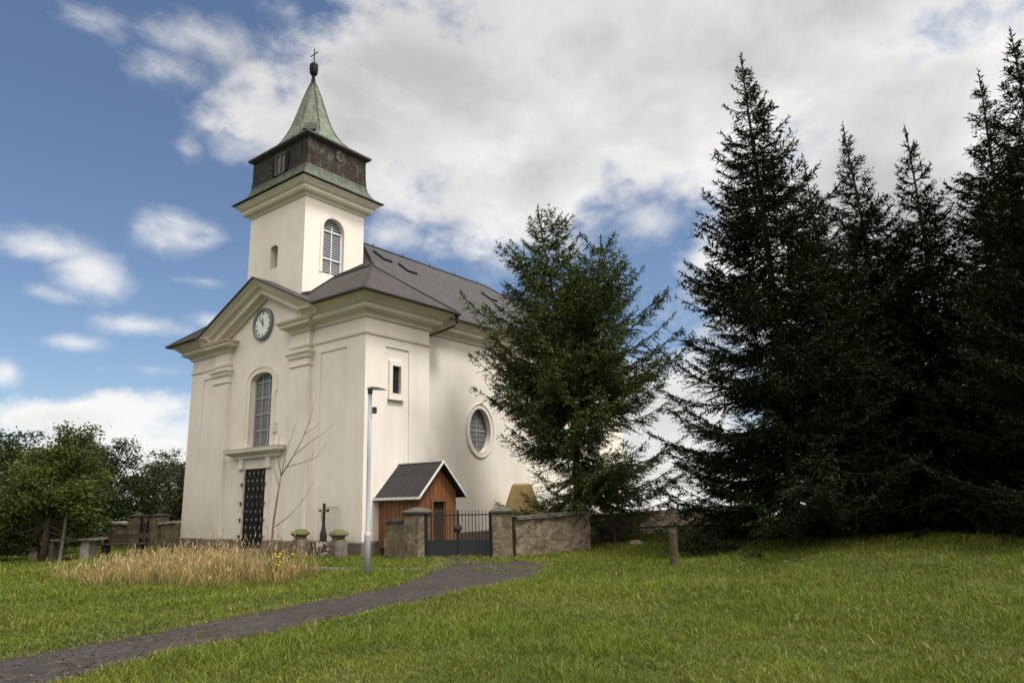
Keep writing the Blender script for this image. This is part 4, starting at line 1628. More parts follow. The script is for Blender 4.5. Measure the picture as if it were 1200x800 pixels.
# ================================================================== table, bench and stake at the left
tz = g1(-4.6, 9.6)
tab = thing('stone_table', (-4.63, 9.65, tz), 'low stone table with plank top under the light green tree', 'table')
ta2 = np.array([rv[0], rv[1]]); tn2 = np.array([-rv[1], rv[0]])
c0 = np.array((-4.63, 9.65))
b = MB(); b.obox(c0-ta2*.95, c0+ta2*.95, .36, tz+.66, tz+.735); b.build('table_top', M['stake_wood'], tab)
for s in (-.72, .52):
    b = MB(); rough_obox(b, c0+ta2*(s-.14), c0+ta2*(s+.14), .26, tz-.2, tz+.66, None, None, 3, 4, .012, int(s*10)+30); b.build('leg', M['pale_stone'], tab)
c1 = c0+ta2*1.3+tn2*.75
bz = g1(*c1)
bn = thing('bench', (c1[0], c1[1], bz), 'dark backed bench of brown boards beside the stone table', 'bench')
b = MB(); b.obox(c1-ta2*.8, c1+ta2*.8, .18, bz+.42, bz+.47); b.build('seat', M['dark_wood'], bn)
b = MB(); b.obox(c1-ta2*.8+tn2*.2, c1+ta2*.8+tn2*.2, .02, bz+.62, bz+.80); b.build('backrest', M['dark_wood'], bn)
for s in (-.62, .62):
    b = MB(); b.obox(c1+ta2*(s-.07), c1+ta2*(s+.07), .16, bz-.2, bz+.42); b.obox(c1+ta2*(s-.03)+tn2*.2, c1+ta2*(s+.03)+tn2*.2, .03, bz+.3, bz+.8); b.build('leg', M['dark_wood'], bn)
c2 = c0-ta2*1.15+tn2*.3
bz = g1(*c2)
bn = thing('bench', (c2[0], c2[1], bz), 'backless dark bench at the shaded left end of the stone table', 'bench')
b = MB(); b.obox(c2-tn2*.8, c2+tn2*.8, .17, bz+.40, bz+.46); b.build('seat', M['dark_wood'], bn)
for s in (-.6, .6):
    b = MB(); b.obox(c2+tn2*(s-.08), c2+tn2*(s+.08), .14, bz-.2, bz+.40); b.build('leg', M['plinth'], bn)
b = MB()
b.tube([(-5.15, 9.35, -.2), (-5.05, 9.42, 1.75)], [.055, .05], 8)
tag(b.build('stake', M['stake_wood']), 'pale leaning wooden stake beside the trunk of the light green tree', 'stake')

# ================================================================== trees


def rand_unit(rg, n):
    v = rg.normal(size=(n, 3)); return v/np.linalg.norm(v, axis=1)[:, None]


def ribbons(S, D, Ln, Wd, rg):
    """flat needle sprays: start, direction, length, width -> verts, quads"""
    n_ = len(S)
    side = np.cross(D, rand_unit(rg, n_)*.6+np.array([0, 0, 1.]))
    side /= np.linalg.norm(side, axis=1)[:, None]+1e-9
    a = side*(Wd/2)[:, None]
    mid = S+D*(Ln*.42)[:, None]
    V = np.stack([S, mid+a, S+D*Ln[:, None], mid-a], 1).reshape(-1, 3)
    Q = np.arange(4*n_).reshape(-1, 4)
    return V, Q


def conifer(seed, H, Rf, stems, dz, nb, e_base, e_top, curl, tipdroop, sp1_, twl, tww, cdark, clite, hmin, limit=None, sec=.42, hang=.25, fill=1.0, asym=None, gap=None, spread=.62, spindle=.055, spike=.55):
    """stems: list of (function z->(x,y), zmin, zmax). Returns wood MB and needle arrays"""
    rg = np.random.default_rng(seed)
    S, D, Ln = [], [], []
    S2, D2, L2 = [], [], []
    wood = MB()
    for fn, z0, z1 in stems:
        zz = np.linspace(z0, z1, 18)
        pts = [(*fn(z), z) for z in zz]
        rad = [max(.015, .0125*H*(1-(z-0)/(z1*1.02))+.01) for z in zz]
        wood.tube(pts, rad, 9)
        h = max(hmin, z0+.3)
        while h < z1-.12:
            f = (h-z0)/(z1-z0)
            fg = h/H
            rel = (h/z1)
            for k in range(nb if f < .78 else max(4, nb-4)):
                az = rg.uniform(0, 2*math.pi)
                hh = h+rg.uniform(-dz*.28, dz*.28)
                L_ = Rf(hh, z1)*rg.choice([rg.uniform(.78, 1.06), rg.uniform(.5, .9), rg.uniform(1.05, 1.24)], p=[.64, .27, .09])
                if gap and math.sin(az*2+hh*1.3+seed)*math.sin(az*3-hh*.8) > gap:
                    L_ *= .35
                if asym:
                    L_ *= asym(az, hh)
                if L_ < .12:
                    L_ = .12
                e = e_base+(e_top-e_base)*rel**1.6+rg.normal(0, .09)
                base = np.array([*fn(min(hh, z1)), hh])
                hd_ = np.array([math.cos(az), math.sin(az), 0])
                if limit is not None:
                    L_ = limit(base, hd_, L_)
                    if L_ < .2:
                        continue
                ns_ = max(4, int(L_/.16))
                t = np.linspace(0, 1, ns_+1)
                wav = rg.normal(0, .05)
                P = base+np.outer(L_*t*math.cos(e), hd_)
                P[:, 2] += L_*(t*math.sin(e)-tipdroop*np.sin(t*math.pi)*.5+curl*t**2.4)
                P += np.outer(np.sin(t*2.5)*wav*L_, np.array([-hd_[1], hd_[0], 0]))
                wood.tube(P[::2] if len(P) > 5 else P, np.linspace(.012+.009*L_, .004, len(P[::2] if len(P) > 5 else P)), 4, False)
                T = np.gradient(P, axis=0); T /= np.linalg.norm(T, axis=1)[:, None]
                # side twigs
                n2 = max(3, int(L_/sp1_))
                tt = np.sort(rg.uniform(.10, 1.0, n2)**.85)
                base2 = np.stack([np.interp(tt, t, P[:, i]) for i in range(3)], 1)
                tan2 = np.stack([np.interp(tt, t, T[:, i]) for i in range(3)], 1)
                tan2 /= np.linalg.norm(tan2, axis=1)[:, None]
                lat = np.stack([-tan2[:, 1], tan2[:, 0], np.zeros(n2)], 1); lat /= np.linalg.norm(lat, axis=1)[:, None]+1e-9
                sg_ = np.where(np.arange(n2) % 2 == 0, 1, -1)
                sp_ = rg.uniform(.55, 1.15, n2)
                d2 = tan2*np.cos(sp_)[:, None]+lat*(sg_*np.sin(sp_))[:, None]
                d2[:, 2] += rg.normal(-hang, .16, n2)
                d2 /= np.linalg.norm(d2, axis=1)[:, None]
                l2 = (np.minimum(sec*L_*(1.05-tt), .75)+.13)*rg.uniform(.6, 1.15, n2)
                S2.append(base2+d2*(.06*l2)[:, None]); D2.append(d2); L2.append(l2)
                for s0, dd, ll in zip(base2, d2, l2):
                    m_n = max(3, int(ll/.062*fill))
                    q = np.linspace(.12, 1, m_n)
                    pts2 = s0+np.outer(q*ll, dd)
                    dir_ = dd+rg.normal(0, spread, (m_n, 3))
                    dir_ /= np.linalg.norm(dir_, axis=1)[:, None]
                    S.append(pts2); D.append(dir_); Ln.append(twl*rg.uniform(.7, 1.25, m_n))
                # needles on the limb itself
                m_n = max(4, int(L_/.07))
                q = rg.uniform(.25, 1, m_n); q[-3:] = 1
                pb_ = np.stack([np.interp(q, t, P[:, i]) for i in range(3)], 1)
                tb_ = np.stack([np.interp(q, t, T[:, i]) for i in range(3)], 1)+rg.normal(0, .35, (m_n, 3))
                tb_ /= np.linalg.norm(tb_, axis=1)[:, None]
                S.append(pb_); D.append(tb_); Ln.append(twl*rg.uniform(.8, 1.3, m_n))
            h += dz*(1 if f < .8 else 1.05)
        # leader: a thin bare spike with a few short side shoots
        zt_ = z1+spike
        S2.append(np.array([[*fn(z1), z1-.3]])); D2.append(np.array([[0, 0, 1.]])); L2.append(np.array([spike+.3]))
        q = rg.uniform(z1-.5, zt_-.1, 14)
        pl = np.stack([[*fn(z1), z] for z in q])
        dr = rg.normal(0, .6, (14, 3)); dr[:, 2] = np.abs(dr[:, 2])*.5+.45
        dr /= np.linalg.norm(dr, axis=1)[:, None]
        S2.append(pl); D2.append(dr); L2.append((zt_-q)*.34+.06)
        q = rg.uniform(z1-.6, zt_, 40)
        pl = np.stack([[*fn(z1), z] for z in q])
        dr = rg.normal(0, .5, (40, 3)); dr[:, 2] = np.abs(dr[:, 2])+.5
        dr /= np.linalg.norm(dr, axis=1)[:, None]
        S.append(pl); D.append(dr); Ln.append(np.full(40, twl*.8))
    S = np.concatenate(S); D = np.concatenate(D); Ln = np.concatenate(Ln)
    S2 = np.concatenate(S2); D2 = np.concatenate(D2); L2 = np.concatenate(L2)
    Wn = np.full(len(S), tww)*rg.uniform(.7, 1.3, len(S))
    S = np.concatenate([S, S2, S2]); D = np.concatenate([D, D2, D2]); Ln = np.concatenate([Ln, L2, L2])
    W2 = np.full(len(S2), spindle)*rg.uniform(.7, 1.3, len(S2))
    V, Q = ribbons(S, D, Ln, np.concatenate([Wn, W2, W2]), rg)
    mixv = rg.uniform(0, 1, len(S))**1.5
    clump = .5+.5*np.sin(S[:, 0]*2.1+S[:, 2]*1.7)*np.sin(S[:, 1]*1.9-S[:, 2]*1.1)
    mixv = np.clip(.6*mixv+.4*clump, 0, 1)
    C = np.array(cdark)[None]*(1-mixv)[:, None]+np.array(clite)[None]*mixv[:, None]
    C = np.repeat(C, 4, axis=0)
    # tips a bit lighter
    tip = np.zeros(len(V)); tip[2::4] = 1
    C = C*(1+.25*tip[:, None])
    return wood, V, Q, C


GRP = 'dark spruces on the right'
def spruce_proto(seed, H, R):
    Rf = lambda z, zt: min(R, R*((max(zt-z, 0))/(H*.80))**1.12+.16)
    return conifer(seed, H, Rf, [(lambda z: (.08*math.sin(z*.5), .06*math.cos(z*.4)), -.3, H)], .36, 10, -.24, .60, .21, .20,
                   .056, .125, .034, (.010, .017, .006), (.030, .042, .013), .15, sec=.42, hang=.26, fill=1.5)


spr_protos = []
for seed, H, R in ((101, 15.3, 4.1), (102, 13.6, 3.4), (103, 12.9, 3.5)):
    spr_protos.append((H, spruce_proto(seed, H, R)))
meshes = {}


def place_spruce(k, x, y, ztop, rot, label, wide=1.0):
    H, (wood, V, Q, C) = spr_protos[k]
    z = g1(x, y)
    t = thing('spruce_tree', (x, y, z), label, 'spruce', GRP)
    t.rotation_euler = (0, 0, rot)
    s = (ztop-z)/(H+.45)
    t.scale = (s*wide, s*wide, s)
    if k not in meshes:
        tr = wood.build('trunk', M['bark'], t, True, rel=False)
        cr = np_mesh('crown', V, Q, M['needles'], t, C)
        meshes[k] = (tr.data, cr.data)
    else:
        for nm, me in zip(('trunk', 'crown'), meshes[k]):
            o = bpy.data.objects.new(nm, me); COL.objects.link(o); o.parent = t
    return t


place_spruce(0, 5.34, -11.95, 15.6, .3, 'tallest broad dark spruce at the left edge of the dark group, beside the rail')
place_spruce(1, 8.84, -14.07, 13.75, 1.2, 'slender dark spruce just right of the tallest, its tip set lower')
place_spruce(2, 8.5, -15.8, 12.85, 2.6, 'dark spruce with a thin open tip in the middle of the group')
place_spruce(1, 8.08, -17.86, 13.7, 4.0, 'dark spruce with a ragged pale-edged tip second from the right frame edge')
place_spruce(0, 4.6, -18.6, 12.75, 5.1, 'near dark spruce cut by the right edge of the view', 1.0)
place_spruce(2, 7.7, -12.9, 12.4, .4, 'lower dark spruce wedged between the tallest one and the slender one', .95)
place_spruce(2, 12.2, -13.2, 11.4, .9, 'shorter spruce deep behind the tallest one, seen only between trunks', 1.15)
place_spruce(2, 12.5, -18.0, 11.6, 3.9, 'shorter spruce at the back of the group on the right side', 1.15)
place_spruce(1, 9.6, -21.5, 12.6, 2.0, 'spruce outside the right frame behind the near one', 1.1)

# ---- the feathery tree by the church
LXB, LYB = 6.12, -4.33
lgz = g1(LXB, LYB)
t = thing('larch_tree', (LXB, LYB, lgz), 'tall feathery green conifer with two leaders in front of the nave', 'larch')
Hl = 12.4


def stemA(z):
    k = np.clip((z-4.5)/9, 0, 1)
    return (-.62*k, .95*k)


def stemB(z):
    k = np.clip((z-4.2)/7.8, 0, 1)
    k = k**.7
    return (.75*k, -1.3*k)


def RfL(z, zt):
    if zt > 11.7:
        pr = [(0, 2.7), (2, 3.2), (4, 3.5), (5.6, 3.8), (7, 3.4), (8.4, 2.5), (9.8, 1.8), (11.2, 1.4), (12, .75), (12.4, .3)]
    else:
        pr = [(4, 2.4), (5.6, 3.4), (7.5, 3.0), (9, 1.9), (10.4, .95), (11, .3)]
    return float(np.interp(z, [p[0] for p in pr], [p[1] for p in pr]))


def lim(base, hd_, L_):
    # keep branches out of the nave wall
    by = base[1]+LYB
    if hd_[1] > .05:
        L_ = min(L_, max(.2, (VN-.35-by)/hd_[1]) if base[2] < 9.2 else L_)
    return L_


wood, V, Q, C = conifer(211, Hl, RfL, [(stemA, -.4, 12.4), (stemB, 4.2, 11.0)], .36, 11, -.16, .46, .20, .22, .060, .15, .036,
                        (.040, .058, .017), (.115, .145, .042), .8, lim, sec=.42, hang=.34, fill=1.5, spindle=.05, spike=.35, gap=.45,
                        asym=lambda az, h: 1-.66*max(0, F_.x*math.cos(az)+F_.y*math.sin(az))+.22*max(0, rv[0]*math.cos(az)+rv[1]*math.sin(az))*(h < 8)+(.10 if h > 5.5 else -.16)*max(0, -rv[0]*math.cos(az)-rv[1]*math.sin(az)))
wood.build('trunk', M['bark'], t, True, rel=False)
np_mesh('crown', V, Q, M['needles'], t, C)


# ---- broadleaf trees
def broadleaf(seed, H, R, trunk_h, nclu, nleaf, leaf, dark, lite, lumps, spread=.42, trunk_r=.11, flat=1.0, top=None):
    rg = np.random.default_rng(seed)
    wood = MB()
    wood.tube([(0, 0, -.3), (.02, .03, trunk_h*.5), (.05, -.02, trunk_h), (.10, .04, H*.62), (.06, .0, H*.86)], [trunk_r*1.25, trunk_r, trunk_r*.85, trunk_r*.5, .02], 9)
    # lumps: list of (x,y,z,r) that make the uneven outline
    cl = []
    for x, y, z, r in lumps:
        n_ = int(nclu*r*r)
        d = rand_unit(rg, n_)
        rad = r*rg.uniform(.25, 1.05, n_)**.55
        p = d*rad[:, None]*np.array([1, 1, flat])+np.array([x, y, z])
        cl.append(p)
        wood.tube([(0.05, 0, max(trunk_h*.8, z-r*1.3)), (x*.5, y*.5, z-r*.5), (x, y, z)], [trunk_r*.45, trunk_r*.3, .02], 6)
        for q in p[::max(1, n_//7)]:
            wood.tube([(x*.7, y*.7, z-r*.3), tuple((np.array([x, y, z])+q)/2+rg.normal(0, .06, 3)), tuple(q)], [.03, .02, .006], 5, False)
    cl = np.concatenate(cl)
    n_ = len(cl)*nleaf
    ctr = np.repeat(cl, nleaf, axis=0)
    p = ctr+rg.normal(0, spread*.5, (n_, 3))*np.array([1, 1, .7])
    p = p[p[:, 2] > .15]; n_ = len(p)
    a = rand_unit(rg, n_); a[:, 2] *= .55; a /= np.linalg.norm(a, axis=1)[:, None]
    b_ = np.cross(a, rand_unit(rg, n_)); b_ /= np.linalg.norm(b_, axis=1)[:, None]+1e-9
    s = leaf*rg.uniform(.6, 1.3, n_)
    V = np.stack([p-a*s[:, None]*.6, p+b_*s[:, None]*.34, p+a*s[:, None]*.6, p-b_*s[:, None]*.34], 1).reshape(-1, 3)
    Q = np.arange(4*n_).reshape(-1, 4)
    m = np.clip(.55*rg.uniform(0, 1, n_)+.45*(.5+.5*np.sin(p[:, 0]*2.2+1)*np.sin(p[:, 1]*2.0+p[:, 2]*2.4)), 0, 1)
    C = np.array(dark)[None]*(1-m)[:, None]+np.array(lite)[None]*m[:, None]
    return wood, V, Q, np.repeat(C, 4, axis=0)


def put_tree(name, x, y, label, cat, data, group=None, rot=0, scale=(1, 1, 1), share=None):
    t = thing(name, (x, y, g1(x, y)), label, cat, group)
    t.rotation_euler = (0, 0, rot); t.scale = scale
    if share is None:
        wood, V, Q, C = data
        a = wood.build('trunk', M['bark'], t, True, rel=False)
        c = np_mesh('crown', V, Q, M['leaves'], t, C)
        return a.data, c.data
    for nm, me in zip(('trunk', 'crown'), share):
        o = bpy.data.objects.new(nm, me); COL.objects.link(o); o.parent = t
    return share


# young light green tree at the left (lumps in tree space; +a is to the right in the view)
def lump(r_, f_, z, r): return (rv[0]*r_+F_.x*f_, rv[1]*r_+F_.y*f_, z, r)


ash = broadleaf(301, 5.2, 2.2, 1.5, 26, 105, .095, (.030, .046, .009), (.090, .120, .019),
                [lump(-.2, 0, 2.4, 1.0), lump(-1.2, .2, 2.0, .8), lump(1.1, -.2, 2.0, .75), lump(.6, .3, 3.0, .85), lump(-.7, 0, 3.0, .75),
                 lump(.35, 0, 3.8, .6), lump(.0, .2, 3.6, .5), lump(1.35, 0, 2.7, .5), lump(-1.7, .3, 1.7, .55), lump(.95, .2, 4.15, .34), lump(.5, 0, 4.45, .34), lump(-.9, .2, 3.6, .35), lump(.3, -.8, 2.4, .8), lump(1.5, .1, 1.6, .45), lump(-1.4, .3, 1.15, .7), lump(-.3, .6, 1.3, .8), lump(1.0, .4, 1.25, .65), lump(-2.1, .2, 1.2, .5)])
put_tree('ash_tree', -5.44, 9.95, 'light green leafy tree over the stone table at the left', 'tree', ash)
dk = broadleaf(302, 5.2, 2.6, .5, 14, 85, .115, (.014, .026, .006), (.044, .064, .014),
               [lump(0, 0, 3.0, 1.7), lump(-1.5, .3, 2.2, 1.5), lump(1.6, 0, 2.0, 1.5), lump(.5, -.4, 4.2, 1.0), lump(-.8, .2, 4.0, .9), lump(0, -.8, 1.2, 1.5), lump(1.9, .3, 3.1, .8), lump(-1.6, -.6, .8, 1.3), lump(1.6, -.6, .8, 1.3)])
dk2 = broadleaf(303, 4.8, 2.4, .5, 14, 80, .11, (.018, .024, .007), (.054, .058, .017),
                [lump(0, 0, 2.6, 1.6), lump(-1.4, .3, 1.9, 1.4), lump(1.3, 0, 1.8, 1.5), lump(-.5, -.3, 3.9, .9), lump(.8, .2, 3.5, .9), lump(.1, -.7, 1.0, 1.4), lump(-1.3, 0, 3.3, .7), lump(-1.6, -.5, .8, 1.2), lump(1.6, -.5, .8, 1.2)])
GB_ = 'dark trees behind the left wall'
s1 = put_tree('thicket_tree', 1.3, 21.6, 'dark rounded tree rising behind the capped wall section', 'tree', dk, GB_, 0, (1.05, 1.05, 1.02))
s2 = put_tree('thicket_tree', 4.9, 22.6, 'brownish green tree behind the small gate piers', 'tree', dk2, GB_, .6, (1.15, 1.15, .98))
for x, y, sh, rot, sc, lab in ((-4.8, 17.6, s1, 2.0, 1.0, 'deep green tree in the shade behind the light green tree'),
                               (-8.3, 15.2, s2, 1.1, 1.0, 'dark tree cut by the left frame edge'),
                               (-1.6, 20.2, s2, 3.0, 1.08, 'olive green tree between the light green tree and the wall end'),
                               (7.6, 22.0, s1, 4.1, .92, 'small dark tree touching the left front edge of the church'),
                               (-7.5, 20.5, s1, 5.0, 1.2, 'broad dark tree far back at the left'),
                               (10.4, 21.0, s2, 2.2, .95, 'olive tree hidden behind the left front corner of the church'),
                               (-11.5, 17.5, s1, .4, 1.15, 'dark tree outside the left frame edge'),
                               (-3.5, 25.5, s2, .9, 1.2, 'dark tree deep behind the light green tree, filling its gaps'),
                               (-7.0, 13.0, s2, 3.6, .72, 'low dark tree close behind the trunk of the light green tree'),
                               (-3.6, 14.6, s1, 5.6, .74, 'low dark tree behind the stone table and bench'),
                               (2.0, 27.5, s1, 2.9, 1.15, 'dark tree far behind the pale wall section'),
                               (7.5, 28.0, s2, 4.4, 1.1, 'dark tree far behind the small gate')):
    put_tree('thicket_tree', x, y, lab, 'tree', None, GB_, rot, (sc, sc, sc), sh)

# ---- bare sapling in the grass
t = thing('bare_sapling', (-2.99, .43, g1(-2.99, .43)), 'bare leafless sapling with thin rising branches before the church door', 'sapling')
b = MB()
gz = g1(-2.99, .43)


def sp_pt(r_, z): return np.array([-2.99+rv[0]*r_, .43+rv[1]*r_, gz+z])


def px_twig(pts, r0, r1):
    b.tube([sp_pt(*p) for p in pts], np.linspace(r0*.95, r1*1.2, len(pts)), 6)


px_twig([(0, -.2), (.02, .5), (.05, 1.2), (.12, 1.9), (.20, 2.5)], .035, .022)
px_twig([(.20, 2.5), (.50, 3.0), (.78, 3.55), (.98, 4.1), (1.08, 4.55)], .020, .005)
px_twig([(.20, 2.5), (.10, 3.0), (.08, 3.4), (.12, 3.8)], .014, .004)
px_twig([(.35, 2.75), (.75, 2.85), (1.20, 3.0), (1.45, 3.35), (1.50, 3.45)], .013, .004)
px_twig([(1.10, 2.97), (1.12, 3.3)], .006, .003)
px_twig([(.58, 3.1), (1.0, 3.45), (1.45, 3.75), (1.85, 4.1)], .012, .003)
px_twig([(.85, 3.7), (1.15, 3.9), (1.30, 4.05)], .008, .003)
px_twig([(.08, 1.05), (.50, 1.35), (.85, 1.75), (1.15, 2.3)], .014, .004)
px_twig([(.15, 2.2), (-.05, 2.8), (-.02, 3.2)], .010, .003)
px_twig([(.22, 2.55), (.30, 3.1), (.48, 3.7), (.55, 4.0)], .010, .003)
px_twig([(.12, 3.2), (.42, 3.5), (.62, 4.15)], .007, .002)
b.build('trunk', M['bark_young'], t, True)

# ================================================================== grass
rg = np.random.default_rng(77)


def vnoise(x, y, sc, seed):
    """cheap smooth value noise 0..1"""
    r2 = np.random.default_rng(seed)
    T = r2.uniform(0, 1, (64, 64))
    xs = x/sc; ys = y/sc
    i = np.floor(xs).astype(int); j = np.floor(ys).astype(int)
    fx = xs-i; fy = ys-j
    fx = fx*fx*(3-2*fx); fy = fy*fy*(3-2*fy)
    g = lambda a, c: T[a % 64, c % 64]
    return (g(i, j)*(1-fx)+g(i+1, j)*fx)*(1-fy)+(g(i, j+1)*(1-fx)+g(i+1, j+1)*fx)*fy


DRY = [(-8.2, .2), (-7.5, -.6), (-7.0, -2.2), (-6.5, -3.6), (-5.9, -4.3), (-4.4, -2.6), (-3.9, -.6), (-3.4, 1.4), (-2.4, 4.0), (-2.8, 6.2), (-5.0, 6.0)]


def blades(name, x, y, hgt, wid, lean, col, mat, droop=.35):
    n_ = len(x)
    z = ground(x, y)-.01
    az = rg.uniform(0, 2*math.pi, n_)
    ld = np.stack([np.cos(az), np.sin(az)], 1)
    fa = rg.uniform(0, 2*math.pi, n_)
    sd = np.stack([np.cos(fa), np.sin(fa)], 1)*(wid/2)[:, None]
    B = np.stack([x, y, z], 1)
    def lv(f, w):
        off = ld*(lean*hgt*f**1.8)[:, None]
        zz = hgt*(f-droop*lean*f**2)
        c = B+np.concatenate([off, zz[:, None]], 1)
        e = np.concatenate([sd*w, np.zeros((n_, 1))], 1)
        return c-e, c+e
    a0, a1 = lv(0., 1.); b0, b1 = lv(.55, .8); t0, _ = lv(1., 0.)
    V = np.stack([a0, a1, b0, b1, t0], 1).reshape(-1, 3)
    k = np.arange(n_)[:, None]*5
    Q = k+np.array([[0, 1, 3, 2]]); T = k+np.array([[2, 3, 4]])
    C = np.repeat(col, 5, axis=0)
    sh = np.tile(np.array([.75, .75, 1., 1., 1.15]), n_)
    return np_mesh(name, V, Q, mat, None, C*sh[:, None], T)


def lawn():
    n_ = 900000
    # polar sampling about the viewpoint, denser close by
    u = rg.uniform(0, 1, n_)
    r0, r1, e = 4.5, 46., -.55
    r = (r0**(1+e)+u*(r1**(1+e)-r0**(1+e)))**(1/(1+e))
    yaw = math.atan2(F_.y, F_.x)
    out_ = rg.uniform(0, 1, n_) < .24       # thinning gradually beyond both sides of the view
    az = yaw+np.where(out_, rg.choice([-1, 1], n_)*(.70+rg.exponential(.24, n_)), rg.uniform(-.70, .70, n_))
    x = CAM[0]+r*np.cos(az); y = CAM[1]+r*np.sin(az)
    keep = ~((x > -.05) & (x < 19) & (y > -.0) & (y < WD+.1))
    keep &= ~((x > .5) & (x < 2.5) & (y > -1.95) & (y < 0))
    pth = in_poly(x, y, poly_path)
    pb_ = in_poly(x, y, poly_br)
    # ragged edge: a few tufts grow into the path
    edge = vnoise(x, y, .35, 5) > .80
    nearg = (np.hypot(x-.8, y+6.0) < 3.6) & (x > -2.6)
    keep &= ~(pth & ~np.where(nearg, (vnoise(x, y, .45, 6) > .55-.17*(x+2.2)) & (rg.uniform(0, 1, n_) < .6), edge & (rg.uniform(0, 1, n_) < .06)))
    keep &= ~(pb_ & ~(rg.uniform(0, 1, n_) < .08))
    # drop what the ground hides far behind the walls
    keep &= ~((x > 13) & (r > 30))
    thin = vnoise(x, y, .42, 12)
    keep &= ~((thin < .34) & (rg.uniform(0, 1, n_) < .55))
    x, y, r = x[keep], y[keep], r[keep]
    ed = np.full(len(x), 9.)
    E_ = np.concatenate([resample(PU, 14), resample(PL, 14)])
    E_ = E_[(E_[:, 0] > -20)]
    for i0 in range(0, len(x), 40000):
        q = np.stack([x[i0:i0+40000], y[i0:i0+40000]], 1)
        ed[i0:i0+40000] = np.sqrt(((q[:, None]-E_[None])**2).sum(-1).min(1))
    n_ = len(x)
    cl = vnoise(x, y, .45, 1); c2 = vnoise(x, y, 2.6, 2); c3 = vnoise(x, y, .16, 3)
    path_near = np.zeros(n_)
    hgt = (.050+.062*cl**1.3+.03*c3)*rg.uniform(.6, 1.35, n_)*(.8+.4*c2)
    tall = rg.uniform(0, 1, n_) < .045
    hgt[tall] *= 1.9
    c4_ = vnoise(x, y, 1.3, 15)
    hgt *= .7+.75*c4_**1.5
    border = ed < .32
    hgt[border] *= .75
    wid = (.0028+.00066*r)*rg.uniform(.7, 1.3, n_)
    lean = rg.uniform(.15, 1.15, n_)
    m = np.clip(.62*rg.uniform(0, 1, n_)**1.4+.32*cl+.28*c2-.08, 0, 1)
    dark = np.array([.050, .072, .008]); lite = np.array([.168, .226, .024]); straw = np.array([.34, .28, .11]); yel = np.array([.205, .222, .032])
    col = dark*(1-m)[:, None]+lite*m[:, None]
    yy_ = np.clip((vnoise(x, y, 1.7, 9)-.5)*2, 0, 1)*.6
    col = col*(1-yy_)[:, None]+yel*yy_[:, None]
    dry = rg.uniform(0, 1, n_) < (.045+.08*yy_+.40*np.clip(1-ed/.34, 0, 1))
    col[dry] = straw*rg.uniform(.6, 1.1, (dry.sum(), 1))
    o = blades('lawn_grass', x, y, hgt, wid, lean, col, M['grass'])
    tag(o, 'short uneven green lawn grass sloping gently in front of the church', 'grass', None, 'stuff')


lawn()


def dry_grass():
    n_ = 8000
    P = np.array(DRY)
    x = rg.uniform(P[:, 0].min()-.6, P[:, 0].max()+.6, n_*3); y = rg.uniform(P[:, 1].min()-.6, P[:, 1].max()+.6, n_*3)
    wob = (vnoise(x, y, 1.1, 21)-.5)*1.6
    k = in_poly(x+wob, y-wob, P) & ~in_poly(x, y, poly_br)
    dens = vnoise(x, y, .7, 22)
    k &= rg.uniform(0, 1, len(x)) < (.25+1.0*dens)
    x, y = x[k][:n_], y[k][:n_]
    n_ = len(x)
    c = vnoise(x, y, .9, 23)
    along = (x+6.0)*rv[0]+(y-1.0)*rv[1]      # shorter towards the left end
    hgt = (.30+.50*c)*rg.uniform(.5, 1.3, n_)*np.clip(.80+.10*along, .40, 1.22)
    green = rg.uniform(0, 1, n_) < .42
    hgt[green] *= .7
    col = np.array([.36, .255, .105])[None]*rg.uniform(.65, 1.3, (n_, 1))*(.8+.4*vnoise(x, y, .6, 24))[:, None]
    col[green] = np.array([.11, .13, .035])*rg.uniform(.6, 1.3, (green.sum(), 1))
    o = blades('dry_grass', x, y, hgt, rg.uniform(.007, .016, n_), rg.uniform(.1, 1.0, n_), col, M['grass'], .3)
    tag(o, 'patch of tall straw-coloured dry grass before the church front', 'dry grass', None, 'stuff')
    # seed heads
    s = rg.uniform(0, 1, n_) < .2
    xs, ys, hs = x[s], y[s], hgt[s]
    m_ = len(xs)
    B = np.stack([xs+rg.normal(0, .05, m_), ys+rg.normal(0, .05, m_), ground(xs, ys)+hs*rg.uniform(.9, 1.15, m_)], 1)
    Dv = np.stack([rg.normal(0, .35, m_), rg.normal(0, .35, m_), np.ones(m_)], 1); Dv /= np.linalg.norm(Dv, axis=1)[:, None]
    V, Q = ribbons(B, Dv, rg.uniform(.10, .2, m_), rg.uniform(.018, .03, m_), rg)
    Cc = np.repeat(np.array([.40, .30, .16])[None]*rg.uniform(.7, 1.2, (m_, 1)), 4, axis=0)
    o2 = np_mesh('seed_heads', V, Q, M['grass'], o, Cc)


dry_grass()


def weeds():
    # broad-leaved weeds along the path edge
    n_ = 6500
    k = rg.integers(0, 200, n_)
    PUr = resample(PU, 14)
    cs = PUr[rg.integers(50, 135, 60)]+np.stack([rg.normal(-.1, .3, 60), rg.uniform(.15, .9, 60)], 1)
    r = 6.5+14*rg.uniform(0, 1, 140)**1.3; az = math.atan2(F_.y, F_.x)+rg.uniform(-.62, .62, 140)
    cs = np.concatenate([cs, np.stack([CAM[0]+r*np.cos(az), CAM[1]+r*np.sin(az)], 1)])
    c = cs[k]
    x = c[:, 0]+rg.normal(0, .13, n_); y = c[:, 1]+rg.normal(0, .13, n_)
    ok = ~in_poly(x, y, poly_path)
    x, y = x[ok], y[ok]; n_ = len(x)
    col = np.array([.085, .12, .025])[None]*rg.uniform(.6, 1.5, (n_, 1))
    o = blades('weeds', x, y, rg.uniform(.04, .14, n_), rg.uniform(.008, .022, n_), rg.uniform(.4, 1.5, n_), col, M['grass'], .3)
    tag(o, 'low broad-leaved weeds scattered through the lawn and along the asphalt path', 'weeds', None, 'stuff')


